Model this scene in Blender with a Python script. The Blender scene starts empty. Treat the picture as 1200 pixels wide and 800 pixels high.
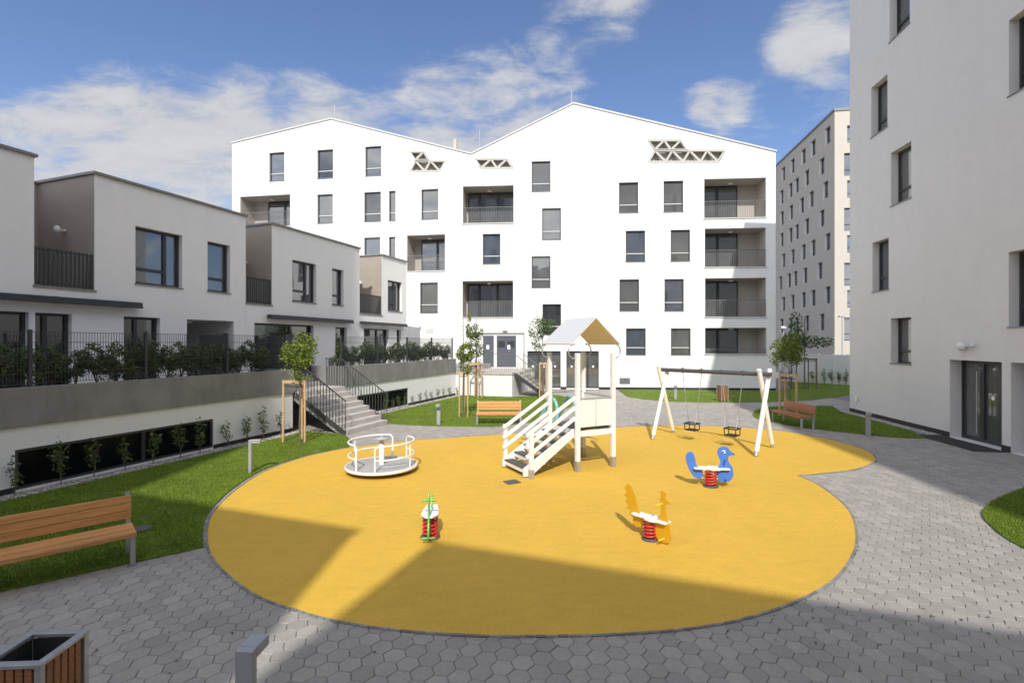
import bpy, bmesh, math, random
from mathutils import Vector, Matrix, noise as mnoise
from mathutils.geometry import delaunay_2d_cdt
R = math.radians
rnd = random.Random(7)
sc = bpy.context.scene
C = sc.collection

# ------------------------------------------------------------------ camera model
FPX, CX, HY, CAMH = 580.0, 600.0, 401.5, 2.95
def ray(x, y): return Vector(((x - CX) / FPX, 1.0, (HY - y) / FPX))
def G(x, y, z=0.0):
    "ground point seen at a pixel of the 1200x800 survey grid"
    r = ray(x, y); t = (z - CAMH) / r.z
    return Vector((r.x * t, t, z))

# ------------------------------------------------------------------ materials
MATS = {}
def nodes_of(name):
    m = bpy.data.materials.new(name); m.use_nodes = True
    nt = m.node_tree; b = nt.nodes['Principled BSDF']
    MATS[name] = m
    return m, nt, b
def N(nt, t, **kw):
    n = nt.nodes.new(t)
    for k, v in kw.items():
        if k in n.inputs.keys(): n.inputs[k].default_value = v
        else: setattr(n, k, v)
    return n
def mat(name, col, rough=0.6, var=0.08, scale=6.0, bump=0.0, bscale=60.0, metal=0.0, spec=0.5, isl=0.0, stain=0.0, dist=0.01, trans=0.0):
    m, nt, b = nodes_of(name)
    L = nt.links
    tc = N(nt, 'ShaderNodeTexCoord')
    ns = N(nt, 'ShaderNodeTexNoise', Scale=scale, Detail=6.0, Roughness=0.6)
    L.new(tc.outputs['Object'], ns.inputs['Vector'])
    mr = N(nt, 'ShaderNodeMapRange'); mr.inputs['From Min'].default_value = 0.3; mr.inputs['From Max'].default_value = 0.7
    mr.inputs['To Min'].default_value = 1 - var; mr.inputs['To Max'].default_value = 1 + var
    L.new(ns.outputs['Fac'], mr.inputs['Value'])
    fac = mr.outputs['Result']
    if isl:
        ge = N(nt, 'ShaderNodeNewGeometry')
        m2 = N(nt, 'ShaderNodeMapRange'); m2.inputs['To Min'].default_value = 1 - isl; m2.inputs['To Max'].default_value = 1 + isl
        L.new(ge.outputs['Random Per Island'], m2.inputs['Value'])
        mm = N(nt, 'ShaderNodeMath', operation='MULTIPLY'); L.new(fac, mm.inputs[0]); L.new(m2.outputs['Result'], mm.inputs[1]); fac = mm.outputs[0]
    if stain:
        n3 = N(nt, 'ShaderNodeTexNoise', Scale=0.7, Detail=8.0, Roughness=0.7)
        mp = N(nt, 'ShaderNodeMapping'); mp.inputs['Scale'].default_value = (1.6, 1.6, 0.6)
        L.new(tc.outputs['Object'], mp.inputs['Vector']); L.new(mp.outputs['Vector'], n3.inputs['Vector'])
        m3 = N(nt, 'ShaderNodeMapRange'); m3.inputs['From Min'].default_value = 0.35; m3.inputs['From Max'].default_value = 0.65
        m3.inputs['To Min'].default_value = 1 - stain; m3.inputs['To Max'].default_value = 1 + stain * .5
        L.new(n3.outputs['Fac'], m3.inputs['Value'])
        mm = N(nt, 'ShaderNodeMath', operation='MULTIPLY'); L.new(fac, mm.inputs[0]); L.new(m3.outputs['Result'], mm.inputs[1]); fac = mm.outputs[0]
    vm = N(nt, 'ShaderNodeVectorMath', operation='SCALE'); vm.inputs[0].default_value = col
    L.new(fac, vm.inputs['Scale'])
    L.new(vm.outputs['Vector'], b.inputs['Base Color'])
    b.inputs['Roughness'].default_value = rough; b.inputs['Metallic'].default_value = metal
    b.inputs['Specular IOR Level'].default_value = spec
    if bump:
        n2 = N(nt, 'ShaderNodeTexNoise', Scale=bscale, Detail=4.0)
        L.new(tc.outputs['Object'], n2.inputs['Vector'])
        bp = N(nt, 'ShaderNodeBump', Strength=bump, Distance=dist)
        L.new(n2.outputs['Fac'], bp.inputs['Height']); L.new(bp.outputs['Normal'], b.inputs['Normal'])
    if trans:
        tr = N(nt, 'ShaderNodeBsdfTranslucent'); L.new(vm.outputs['Vector'], tr.inputs['Color'])
        mx = N(nt, 'ShaderNodeMixShader'); mx.inputs[0].default_value = trans
        L.new(b.outputs[0], mx.inputs[1]); L.new(tr.outputs[0], mx.inputs[2])
        L.new(mx.outputs[0], nt.nodes['Material Output'].inputs['Surface'])
    return m
def glass_mat(name, col, ior=1.9, rough=0.03):
    m, nt, b = nodes_of(name); L = nt.links
    tc = N(nt, 'ShaderNodeTexCoord'); ns = N(nt, 'ShaderNodeTexNoise', Scale=0.9, Detail=2.0)
    L.new(tc.outputs['Object'], ns.inputs['Vector'])
    mr = N(nt, 'ShaderNodeMapRange'); mr.inputs['From Min'].default_value = .35; mr.inputs['From Max'].default_value = .65
    mr.inputs['To Min'].default_value = .85; mr.inputs['To Max'].default_value = 1.15
    L.new(ns.outputs['Fac'], mr.inputs['Value'])
    vm = N(nt, 'ShaderNodeVectorMath', operation='SCALE'); vm.inputs[0].default_value = col
    L.new(mr.outputs['Result'], vm.inputs['Scale']); L.new(vm.outputs['Vector'], b.inputs['Base Color'])
    b.inputs['Roughness'].default_value = rough; b.inputs['IOR'].default_value = ior
    n2 = N(nt, 'ShaderNodeTexNoise', Scale=1.1, Detail=1.0); L.new(tc.outputs['Object'], n2.inputs['Vector'])
    bp = N(nt, 'ShaderNodeBump', Strength=0.12, Distance=0.02); L.new(n2.outputs['Fac'], bp.inputs['Height']); L.new(bp.outputs['Normal'], b.inputs['Normal'])
    return m
def wood_mat(name, col, var=.22):
    m, nt, b = nodes_of(name); L = nt.links
    tc = N(nt, 'ShaderNodeTexCoord'); mp = N(nt, 'ShaderNodeMapping'); mp.inputs['Scale'].default_value = (1.2, 22, 22)
    L.new(tc.outputs['Object'], mp.inputs['Vector'])
    ns = N(nt, 'ShaderNodeTexNoise', Scale=2.2, Detail=6.0, Roughness=.6); L.new(mp.outputs['Vector'], ns.inputs['Vector'])
    ge = N(nt, 'ShaderNodeNewGeometry')
    mr = N(nt, 'ShaderNodeMapRange'); mr.inputs['From Min'].default_value = .3; mr.inputs['From Max'].default_value = .7
    mr.inputs['To Min'].default_value = 1 - var; mr.inputs['To Max'].default_value = 1 + var
    L.new(ns.outputs['Fac'], mr.inputs['Value'])
    m2 = N(nt, 'ShaderNodeMapRange'); m2.inputs['To Min'].default_value = .82; m2.inputs['To Max'].default_value = 1.15
    L.new(ge.outputs['Random Per Island'], m2.inputs['Value'])
    mm = N(nt, 'ShaderNodeMath', operation='MULTIPLY'); L.new(mr.outputs[0], mm.inputs[0]); L.new(m2.outputs[0], mm.inputs[1])
    vm = N(nt, 'ShaderNodeVectorMath', operation='SCALE'); vm.inputs[0].default_value = col
    L.new(mm.outputs[0], vm.inputs['Scale']); L.new(vm.outputs['Vector'], b.inputs['Base Color'])
    b.inputs['Roughness'].default_value = .55
    bp = N(nt, 'ShaderNodeBump', Strength=.25, Distance=.004); L.new(ns.outputs['Fac'], bp.inputs['Height']); L.new(bp.outputs['Normal'], b.inputs['Normal'])
    return m

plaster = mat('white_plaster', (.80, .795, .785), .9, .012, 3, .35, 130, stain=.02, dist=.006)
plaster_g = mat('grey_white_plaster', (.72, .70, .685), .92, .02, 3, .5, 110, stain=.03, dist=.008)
plaster_h = mat('house_plaster', (.83, .82, .815), .92, .015, 3, .4, 120, stain=.03, dist=.006)
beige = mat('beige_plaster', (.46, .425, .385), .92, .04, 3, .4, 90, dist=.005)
taupe = mat('taupe_plaster', (.36, .315, .27), .92, .05, 3, .4, 90, dist=.005)
fargrey = mat('far_grey_plaster', (.60, .53, .45), .9, .03, 1)
cream = mat('cream_plaster', (.50, .465, .41), .9, .03, 1)
concrete = mat('fair_faced_concrete', (.25, .245, .235), .85, .10, 2.2, .35, 40, stain=.22, dist=.006)
steps_c = mat('step_concrete', (.47, .44, .41), .85, .08, 4, .3, 80, stain=.10, dist=.004)
plinth_m = mat('black_plinth', (.028, .028, .031), .7, .15, 3)
anth = mat('anthracite_metal', (.04, .043, .048), .45, .10, 4)
railm = mat('railing_metal', (.055, .056, .060), .45, .08, 5)
railg = mat('grey_railing_metal', (.16, .16, .16), .45, .08, 5)
coping_m = mat('coping_metal', (.22, .22, .22), .5, .06, 4)
roof_m = mat('roofing', (.30, .30, .30), .8, .1, 2)
glass = glass_mat('window_glass', (.06, .072, .09), 2.5)
glass_l = glass_mat('window_glass_with_blind', (.095, .10, .098), 2.3)
glass_d = glass_mat('dark_glass', (.03, .033, .034), 2.1)
glass_b = glass_mat('basement_glass', (.006, .0065, .009), 1.16, .15)
door_g = mat('slate_door_paint', (.085, .095, .12), .5, .05, 4)
white_p = mat('white_paint', (.80, .79, .77), .45, .04, 12, .08, 60)
white_w = mat('white_painted_wood', (.81, .81, .80), .6, .07, 9, .2, 50, stain=.05)
galv = mat('galvanised_steel', (.48, .48, .48), .42, .12, 14, metal=.6)
silver = mat('silver_paint', (.40, .405, .41), .45, .06, 8, metal=.25)
black_r = mat('black_rubber', (.022, .022, .024), .75, .1, 20)
beamgrey = mat('grey_beam_paint', (.075, .077, .085), .55, .08, 8)
darktread = mat('dark_tread', (.085, .08, .076), .85, .15, 18, .3, 120)
steelplate = mat('checker_plate', (.42, .41, .40), .55, .12, 18, .3, 140, metal=.1)
tan_m = mat('tan_panel', (.80, .74, .60), .65, .05, 6)
roofsheet = mat('pale_roof_panel', (.55, .57, .575), .6, .03, 6)
teal = mat('teal_plastic', (.23, .52, .49), .4, .04, 6)
green_p = mat('green_paint', (.13, .48, .07), .4, .08, 8)
blue_p = mat('blue_paint', (.065, .185, .58), .42, .05, 8)
amber_p = mat('amber_paint', (.62, .33, .012), .42, .05, 8)
yellow_p = mat('yellow_grip', (.80, .60, .05), .45, .05, 8)
red_p = mat('red_spring_paint', (.52, .035, .03), .38, .1, 12)
eye_w = mat('eye_white', (.75, .78, .82), .4, .02)
eye_b = mat('eye_dark', (.015, .03, .07), .3, .02)
wood_t = wood_mat('bench_wood', (.56, .27, .09), .28)
wood_r = wood_mat('red_bench_wood', (.34, .13, .06))
wood_s = wood_mat('raw_stake_wood', (.56, .38, .21))
wood_bin = wood_mat('red_brown_slat_wood', (.30, .125, .045), .3)
bark = mat('bark', (.16, .125, .09), .9, .25, 25, .6, 60)
stem_m = mat('plant_stem', (.17, .11, .07), .9, .2, 25)
leaf_d = mat('dark_leaf', (.062, .098, .028), .5, .25, 4, isl=.45, trans=.12)
leaf_m = mat('mid_leaf', (.085, .14, .03), .5, .25, 4, isl=.4, trans=.2)
leaf_y = mat('yellow_green_leaf', (.17, .23, .028), .5, .25, 4, isl=.35, trans=.25)
leaf_b = mat('bright_leaf', (.12, .20, .03), .5, .25, 4, isl=.35, trans=.25)
blade_m = mat('grass_blade', (.17, .245, .016), .55, .25, 1.2, isl=.4, trans=.25)
soil_m = mat('lawn_soil', (.13, .195, .016), .95, .35, 9, .8, 120, dist=.02, stain=.15)
peb_m = mat('pebble', (.40, .375, .35), .8, .12, 30, isl=.4)
grav_m = mat('gravel_bed_fill', (.27, .25, .23), .95, .3, 40, .8, 90, dist=.02)
terr_m = mat('terrace_paving', (.34, .33, .32), .9, .1, 3)
soilbed = mat('planting_soil', (.05, .04, .03), .95, .3, 10, .7, 60, dist=.02)
asph = mat('ground_asphalt', (.075, .073, .07), .9, .15, 5, .3, 120)
paver_m = mat('concrete_paver', (.335, .312, .283), .85, .08, 22, .35, 160, isl=.11, dist=.004, stain=.10)
joint_m = mat('paver_joint_sand', (.19, .178, .16), .95, .2, 30)
kerb_m = mat('kerb_stone', (.23, .22, .205), .8, .12, 12, isl=.3, bump=.2)
lampglass = mat('opal_glass', (.74, .74, .72), .35, .02)
paper = mat('white_notice', (.85, .85, .84), .6, .02)
matm = mat('doormat', (.035, .035, .037), .95, .2, 60, .5, 200)
ironm = mat('cast_iron', (.09, .085, .08), .7, .2, 30, .4, 120)
ventm = mat('vent_grey', (.17, .17, .18), .6, .05)
ventl = mat('pale_vent', (.55, .55, .54), .6, .05)
lattice_m = mat('lattice_concrete', (.50, .49, .45), .85, .06, 6, .2, 60)

def rubber():
    m, nt, b = nodes_of('yellow_rubber'); L = nt.links
    tc = N(nt, 'ShaderNodeTexCoord')
    n1 = N(nt, 'ShaderNodeTexNoise', Scale=110.0, Detail=4.0, Roughness=.7); L.new(tc.outputs['Object'], n1.inputs['Vector'])
    n2 = N(nt, 'ShaderNodeTexNoise', Scale=.55, Detail=7.0, Roughness=.65); L.new(tc.outputs['Object'], n2.inputs['Vector'])
    n3 = N(nt, 'ShaderNodeTexNoise', Scale=1.0, Detail=5.0)
    mp = N(nt, 'ShaderNodeMapping'); mp.inputs['Scale'].default_value = (3.0, 8.0, 1); L.new(tc.outputs['Object'], mp.inputs['Vector']); L.new(mp.outputs[0], n3.inputs['Vector'])
    cr = N(nt, 'ShaderNodeValToRGB'); e = cr.color_ramp.elements
    e[0].position = .32; e[0].color = (.50, .285, .022, 1); e[1].position = .68; e[1].color = (.76, .485, .066, 1)
    L.new(n1.outputs['Fac'], cr.inputs['Fac'])
    a = N(nt, 'ShaderNodeMath', operation='ADD'); L.new(n2.outputs['Fac'], a.inputs[0]); L.new(n3.outputs['Fac'], a.inputs[1])
    mr = N(nt, 'ShaderNodeMapRange'); mr.inputs['From Min'].default_value = .7; mr.inputs['From Max'].default_value = 1.3
    mr.inputs['To Min'].default_value = .92; mr.inputs['To Max'].default_value = 1.07
    L.new(a.outputs[0], mr.inputs['Value'])
    vm = N(nt, 'ShaderNodeVectorMath', operation='SCALE'); L.new(cr.outputs['Color'], vm.inputs[0]); L.new(mr.outputs[0], vm.inputs['Scale'])
    L.new(vm.outputs[0], b.inputs['Base Color']); b.inputs['Roughness'].default_value = .85
    bp = N(nt, 'ShaderNodeBump', Strength=.5, Distance=.004); L.new(n1.outputs['Fac'], bp.inputs['Height']); L.new(bp.outputs['Normal'], b.inputs['Normal'])
    return m
rubber_m = rubber()

# ------------------------------------------------------------------ mesh builder
class MB:
    def __init__(s, M=None): s.v = []; s.f = []; s.M = M; s.smooth = []
    def add(s, vs, fs, smooth=False):
        o = len(s.v)
        for p in vs:
            p = Vector(p)
            if s.M is not None: p = s.M @ p
            s.v.append(p)
        for f in fs: s.f.append([i + o for i in f]); s.smooth.append(smooth)
        return s
    def box(s, x0, x1, y0, y1, z0, z1):
        vs = [(x0,y0,z0),(x1,y0,z0),(x1,y1,z0),(x0,y1,z0),(x0,y0,z1),(x1,y0,z1),(x1,y1,z1),(x0,y1,z1)]
        return s.add(vs, [(3,2,1,0),(4,5,6,7),(0,1,5,4),(1,2,6,5),(2,3,7,6),(3,0,4,7)])
    def quad(s, *p): return s.add(p, [tuple(range(len(p)))])
    def prism(s, poly, z0, z1):
        "xy polygon (ccw) extruded from z0 to z1"
        n = len(poly)
        vs = [(x, y, z0) for x, y in poly] + [(x, y, z1) for x, y in poly]
        return s.add(vs, [tuple(range(n - 1, -1, -1)), tuple(range(n, 2 * n))] + [(i, (i + 1) % n, n + (i + 1) % n, n + i) for i in range(n)])
    def plate(s, poly, y0, y1):
        "xz polygon given thickness along y"
        n = len(poly)
        vs = [(x, y0, z) for x, z in poly] + [(x, y1, z) for x, z in poly]
        return s.add(vs, [tuple(range(n)), tuple(range(2 * n - 1, n - 1, -1))] + [(i, n + i, n + (i + 1) % n, (i + 1) % n) for i in range(n)])
    def tube(s, pts, r, n=8, r1=None, cap=True):
        pts = [Vector(p) for p in pts]; m = len(pts)
        vs = []; prev = None
        for i, p in enumerate(pts):
            d = (pts[min(i + 1, m - 1)] - pts[max(i - 1, 0)]).normalized()
            if prev is None:
                a = d.cross(Vector((0, 0, 1)))
                if a.length < 1e-3: a = d.cross(Vector((1, 0, 0)))
                a.normalize()
            else:
                a = (prev - d * prev.dot(d)).normalized()
            prev = a; b = d.cross(a)
            rr = r if r1 is None else r + (r1 - r) * i / max(m - 1, 1)
            if isinstance(r, (list, tuple)): rr = r[i]
            for k in range(n):
                t = 2 * math.pi * k / n
                vs.append(p + a * math.cos(t) * rr + b * math.sin(t) * rr)
        fs = [(i * n + k, i * n + (k + 1) % n, (i + 1) * n + (k + 1) % n, (i + 1) * n + k) for i in range(m - 1) for k in range(n)]
        s.add(vs, fs, n > 4)
        if cap:
            s.add(vs[:n], [tuple(range(n - 1, -1, -1))]); s.add(vs[-n:], [tuple(range(n))])
        return s
    def bar(s, p, q, w, h=None, up=(0, 0, 1)):
        p, q = Vector(p), Vector(q); h = h or w
        d = (q - p).normalized(); up = Vector(up)
        a = d.cross(up)
        if a.length < 1e-3: a = d.cross(Vector((0, 1, 0)))
        a.normalize(); b = a.cross(d)
        vs = [o + a * (sx * w / 2) + b * (sz * h / 2) for o in (p, q) for sx, sz in ((-1,-1),(1,-1),(1,1),(-1,1))]
        return s.add(vs, [(3,2,1,0),(4,5,6,7),(0,1,5,4),(1,2,6,5),(2,3,7,6),(3,0,4,7)])
    def lathe(s, prof, c=(0, 0), n=24, cap=True):
        vs = [(c[0] + r * math.cos(2*math.pi*k/n), c[1] + r * math.sin(2*math.pi*k/n), z) for r, z in prof for k in range(n)]
        m = len(prof)
        s.add(vs, [(i*n+k, i*n+(k+1)%n, (i+1)*n+(k+1)%n, (i+1)*n+k) for i in range(m-1) for k in range(n)], True)
        if cap: s.add(vs[:n], [tuple(range(n-1,-1,-1))]); s.add(vs[-n:], [tuple(range(n))])
        return s
    def ball(s, c, r, n=10, sx=1, sy=1, sz=1):
        vs = []; fs = []
        m = n // 2
        for i in range(m + 1):
            t = math.pi * i / m
            for k in range(n):
                a = 2*math.pi*k/n
                vs.append((c[0]+r*sx*math.sin(t)*math.cos(a), c[1]+r*sy*math.sin(t)*math.sin(a), c[2]+r*sz*math.cos(t)))
        fs = [(i*n+k, (i+1)*n+k, (i+1)*n+(k+1)%n, i*n+(k+1)%n) for i in range(m) for k in range(n)]
        return s.add(vs, fs, True)
    def mesh(s, name, m):
        me = bpy.data.meshes.new(name); me.from_pydata([tuple(p) for p in s.v], [], s.f)
        me.materials.append(m)
        if any(s.smooth): me.polygons.foreach_set('use_smooth', s.smooth)
        me.update(); return me
    def build(s, name, m, parent=None, bevel=0.0, label=None):
        o = bpy.data.objects.new(name, s.mesh(name, m)); C.objects.link(o)
        if parent: o.parent = parent
        if bevel:
            b = o.modifiers.new('edge', 'BEVEL'); b.width = bevel; b.segments = 2; b.limit_method = 'ANGLE'; b.angle_limit = R(35)
        if label: o['label'] = label
        return o
def thing(name, label, cat, loc=(0, 0, 0), rotz=0.0, group=None):
    o = bpy.data.objects.new(name, None); o.empty_display_size = .2; C.objects.link(o)
    o.location = loc; o.rotation_euler = (0, 0, rotz)
    o['label'] = label; o['category'] = cat
    if group: o['group'] = group
    return o
def tag(o, label, cat, group=None):
    o['label'] = label; o['category'] = cat
    if group: o['group'] = group
    return o
def struct(o, kind='structure'): o['kind'] = kind; return o
def dup(root, loc, rotz=None, label=None, scale=None):
    r = root.copy(); C.objects.link(r); r.location = loc
    if rotz is not None: r.rotation_euler = (0, 0, rotz)
    if scale: r.scale = (scale, scale, scale)
    if label: r['label'] = label
    for ch in list(root.children):
        c = ch.copy(); C.objects.link(c); c.parent = r
        for g in list(ch.children):
            d = g.copy(); C.objects.link(d); d.parent = c
    return r

# ------------------------------------------------------------------ facade tools
class Frame:
    "a wall plane: x to the right as seen from the courtyard, y into the wall, z up"
    def __init__(s, origin, xdir):
        s.o = Vector((origin[0], origin[1], 0)); s.a = Vector((xdir[0], xdir[1], 0)).normalized()
        s.d = Vector((-s.a.y, s.a.x, 0)); s.rot = math.atan2(s.a.y, s.a.x)
    def px(s, x, y, d=0.0):
        r = ray(x, y); c = Vector((0, 0, CAMH))
        t = (d - (c - s.o).dot(s.d)) / r.dot(s.d)
        p = c + r * t
        return ((p - s.o).dot(s.a), p.z)
    def u(s, x, d=0.0): return s.px(x, HY, d)[0]
def inside(p, poly):
    c = False; j = len(poly)-1
    for i in range(len(poly)):
        a, b = poly[i], poly[j]
        if (a.y > p.y) != (b.y > p.y) and p.x < (b.x-a.x)*(p.y-a.y)/(b.y-a.y)+a.x: c = not c
        j = i
    return c
def sheet(mb, outline, holes, depths, M=None):
    "flat wall sheet at y=0 with openings, and the reveals of the openings"
    pv, pe = [], []
    for loop in [outline] + list(holes):
        o = len(pv); n = len(loop)
        pv += [Vector((p[0], p[1])) for p in loop]; pe += [(o + i, o + (i + 1) % n) for i in range(n)]
    ov, oe, of, *_ = delaunay_2d_cdt(pv, pe, [], 0, 1e-5)
    V3 = lambda loop: [Vector((p[0], p[1], 0)) for p in loop]
    OL, HL = V3(outline), [V3(h) for h in holes]
    vs = [Vector((v.x, 0, v.y)) for v in ov]; fs = []
    for f in of:
        c = sum((Vector((ov[k].x, ov[k].y, 0)) for k in f), Vector((0, 0, 0))) / len(f)
        if not inside(c, OL) or any(inside(c, h) for h in HL): continue
        a, b, d = (ov[k] for k in f[:3]); f = list(f)
        if (b - a).cross(d - a) < 0: f.reverse()
        fs.append(f)
    if M is not None: vs = [M @ v for v in vs]
    mb.add(vs, fs)
    for h, dp in zip(holes, depths):
        if not dp: continue
        n = len(h)
        for i in range(n):
            p, q = h[i], h[(i + 1) % n]
            qs = [Vector((p[0], 0, p[1])), Vector((q[0], 0, q[1])), Vector((q[0], dp, q[1])), Vector((p[0], dp, p[1]))]
            if M is not None: qs = [M @ v for v in qs]
            mb.quad(*qs)
def rect(u0, u1, z0, z1): return [(u0, z0), (u1, z0), (u1, z1), (u0, z1)]
def window(parent, u0, u1, z0, z1, dp, split=None, transom=.27, g=None, sill=True, M=None, fw=.06, name='window'):
    "frame (part) with pane and sill (sub-parts)"
    f = MB(M); y0, y1 = dp - .05, dp + .03
    f.box(u0, u0 + fw, y0, y1, z0, z1); f.box(u1 - fw, u1, y0, y1, z0, z1)
    f.box(u0 + fw, u1 - fw, y0, y1, z0, z0 + fw); f.box(u0 + fw, u1 - fw, y0, y1, z1 - fw, z1)
    x1 = u1 - fw
    if split:
        um = u0 + (u1 - u0) * split; f.box(um - .05, um + .05, y0 + .003, y1, z0 + fw, z1 - fw); x1 = um - .05
    if transom:
        zt = z0 + (z1 - z0) * transom; f.box(u0 + fw, x1, y0 + .005, y1, zt - .045, zt + .045)
    fo = f.build(name, anth, parent)
    MB(M).quad((u0 + fw*.5, dp, z0 + fw*.5), (u1 - fw*.5, dp, z0 + fw*.5), (u1 - fw*.5, dp, z1 - fw*.5), (u0 + fw*.5, dp, z1 - fw*.5)).build('pane', g or glass, fo)
    if sill: MB(M).box(u0 - .03, u1 + .03, -.035, dp - .051, z0 - .03, z0 + .004).build('sill', coping_m, fo)
    return fo
def bars(mb, u0, u1, y, z0, z1, step=.11, w=.014):
    n = max(2, int((u1 - u0) / step))
    for i in range(n + 1):
        u = u0 + (u1 - u0) * i / n; mb.box(u - w/2, u + w/2, y - w/2, y + w/2, z0, z1)
    mb.box(u0, u1, y - .02, y + .02, z1, z1 + .03); mb.box(u0, u1, y - .012, y + .012, z0 - .02, z0)

# ------------------------------------------------------------------ MAIN WHITE APARTMENT BUILDING
V0 = Vector((-2.65, 32.0, 0)); VR = Vector((16.07, 30.55, 0)); VL = Vector((-19.6, 34.7, 0))
V0 = Vector((-3.43, 32.06, 0))
FR = Frame(V0, VR - V0)               # right wing, origin at the bend of the facade
FLd = (V0 - VL).normalized()
FLo = Frame(V0, FLd)                  # left wing, u negative
main = thing('apartment_building', 'white twin gabled apartment building with loggias facing the playground', 'apartment building', V0, FR.rot)
MR = Matrix.Identity(4)
ML = Matrix.Rotation(FLo.rot - FR.rot, 4, 'Z')
wall = MB()
right_holes, rdep, left_holes, ldep = [], [], [], []
RD = .16
def pxrect(F, x0, y0, x1, y1, sq=True):
    u0, a = F.px(x0, y0); u1, b = F.px(x1, y0); _, c = F.px(x0, y1); _, d = F.px(x1, y1)
    return u0, u1, (c + d) / 2, (a + b) / 2
rw = [(565.7,274,586.3,309.3),(623,189,645,224.3),(635.3,244,657.3,280.7),(623,300.3,645,337),(635.7,356.3,657.5,392),
      (725.3,213.7,748,249.3),(777.7,212,800.7,248.3),(733.3,270.3,756,306.7),(786,269.3,808.7,306),(726,327.3,749,364.3),
      (778.7,327,801.3,364.3),(733.7,384.7,756.7,415.7),(786.3,384.7,809.3,415.7)]
lw = [(315.5,178.7,333.3,212),(371.8,175.5,390.3,209),(428,171.5,446.8,206),(371.8,227.7,390,261.5),(426.8,225,446.3,259.5),
      (455.8,223.7,463.5,258.5),(493.8,221.7,513.5,256.7),(426.8,278.2,445.5,313),(455.8,277.5,463.2,312.5),(492.2,331,513,366.5)]
gl_cycle = [glass, glass_l, glass, glass_d, glass_l]
def add_windows(F, lst, holes, deps, M):
    for i, b in enumerate(lst):
        u0, u1, z0, z1 = pxrect(F, *b)
        holes.append(rect(u0, u1, z0, z1)); deps.append(RD)
        fo = window(main, u0, u1, z0, z1, RD, g=gl_cycle[(i * 3 + i // 4) % 5], M=M, transom=None); zt_ = z0 + (z1 - z0)*.27; MB(M).box(u0 + .06, u1 - .06, RD - .045, RD - .012, zt_ - .03, zt_ + .03).build('guard_rail', ventl, fo)
add_windows(FR, rw, right_holes, rdep, MR)
add_windows(FLo, lw, left_holes, ldep, ML)
def loggia(F, box, holes, deps, M, glaz, panes, rail=True, railh=1.02):
    u0, u1, z0, z1 = pxrect(F, *box); D = 1.5
    holes.append(rect(u0, u1, z0, z1)); deps.append(.10)
    l = MB(M)
    l.quad((u0,.1,z0),(u1,.1,z0),(u1,D,z0),(u0,D,z0)); l.quad((u0,.1,z1),(u0,D,z1),(u1,D,z1),(u1,.1,z1))
    l.quad((u0,.1,z0),(u0,D,z0),(u0,D,z1),(u0,.1,z1)); l.quad((u1,.1,z0),(u1,.1,z1),(u1,D,z1),(u1,D,z0))
    l.quad((u0,D,z0),(u1,D,z0),(u1,D,z1),(u0,D,z1))
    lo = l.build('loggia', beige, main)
    ga, gb = u0 + (u1 - u0) * glaz[0] + .02, u0 + (u1 - u0) * glaz[1] - .02
    g = MB(M); zt = z1 - .05; y0, y1 = D - .09, D - .02
    g.box(ga, gb, y0, y1, zt - .08, zt); g.box(ga, gb, y0, y1, z0 + .02, z0 + .10)
    us = [ga + (gb - ga) * t for t in panes]
    for i, u in enumerate(us):
        w = .05 if i in (0, len(us) - 1) else .085
        g.box(max(ga, u - w), min(gb, u + w), y0 - .004, y1, z0 + .02, zt)
    go = g.build('glazing', anth, lo)
    MB(M).quad((ga, D - .05, z0 + .05), (gb, D - .05, z0 + .05), (gb, D - .05, zt - .03), (ga, D - .05, zt - .03)).build('pane', glass_l, lo)
    r = MB(M)
    if rail:
        bars(r, u0 + .02, u1 - .02, .06, z0 + .06, z0 + railh, .105)
        r.build('railing', railg, lo)
    MB(M).box(u0 - .06, u1 + .06, -.05, .095, z0 - .05, z0 + .012).build('slab_edge', ventl, lo)
    um = (u0 + u1) / 2
    MB(M @ Matrix.Translation((um, .8, z1 - .14))).lathe([(.08, .135), (.16, .12), (.17, .06), (.12, .02), (.03, 0)], n=16).build('ceiling_lamp', lampglass, lo)
for i, b in enumerate([(825.3,209,897.7,255.3),(826,267.3,897.7,312.8),(826.3,325.7,898,371.3),(826.3,384,898.3,414.7)]):
    loggia(FR, b, right_holes, rdep, MR, (.0, .68), (0, .49, 1), True, 1.05 if i < 3 else .28)
for b in [(542.5,217.8,601.8,261.5),(542,329,601.3,371.8)]: loggia(FR, b, right_holes, rdep, MR, (.03, 1), (0, .25, .64, 1))
loggia(FLo, (281.3,229.2,340,266), left_holes, ldep, ML, (.30, 1), (0, .5, 1))
loggia(FLo, (477,275.2,521.5,317.5), left_holes, ldep, ML, (.18, 1), (0, .55, 1))
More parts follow.
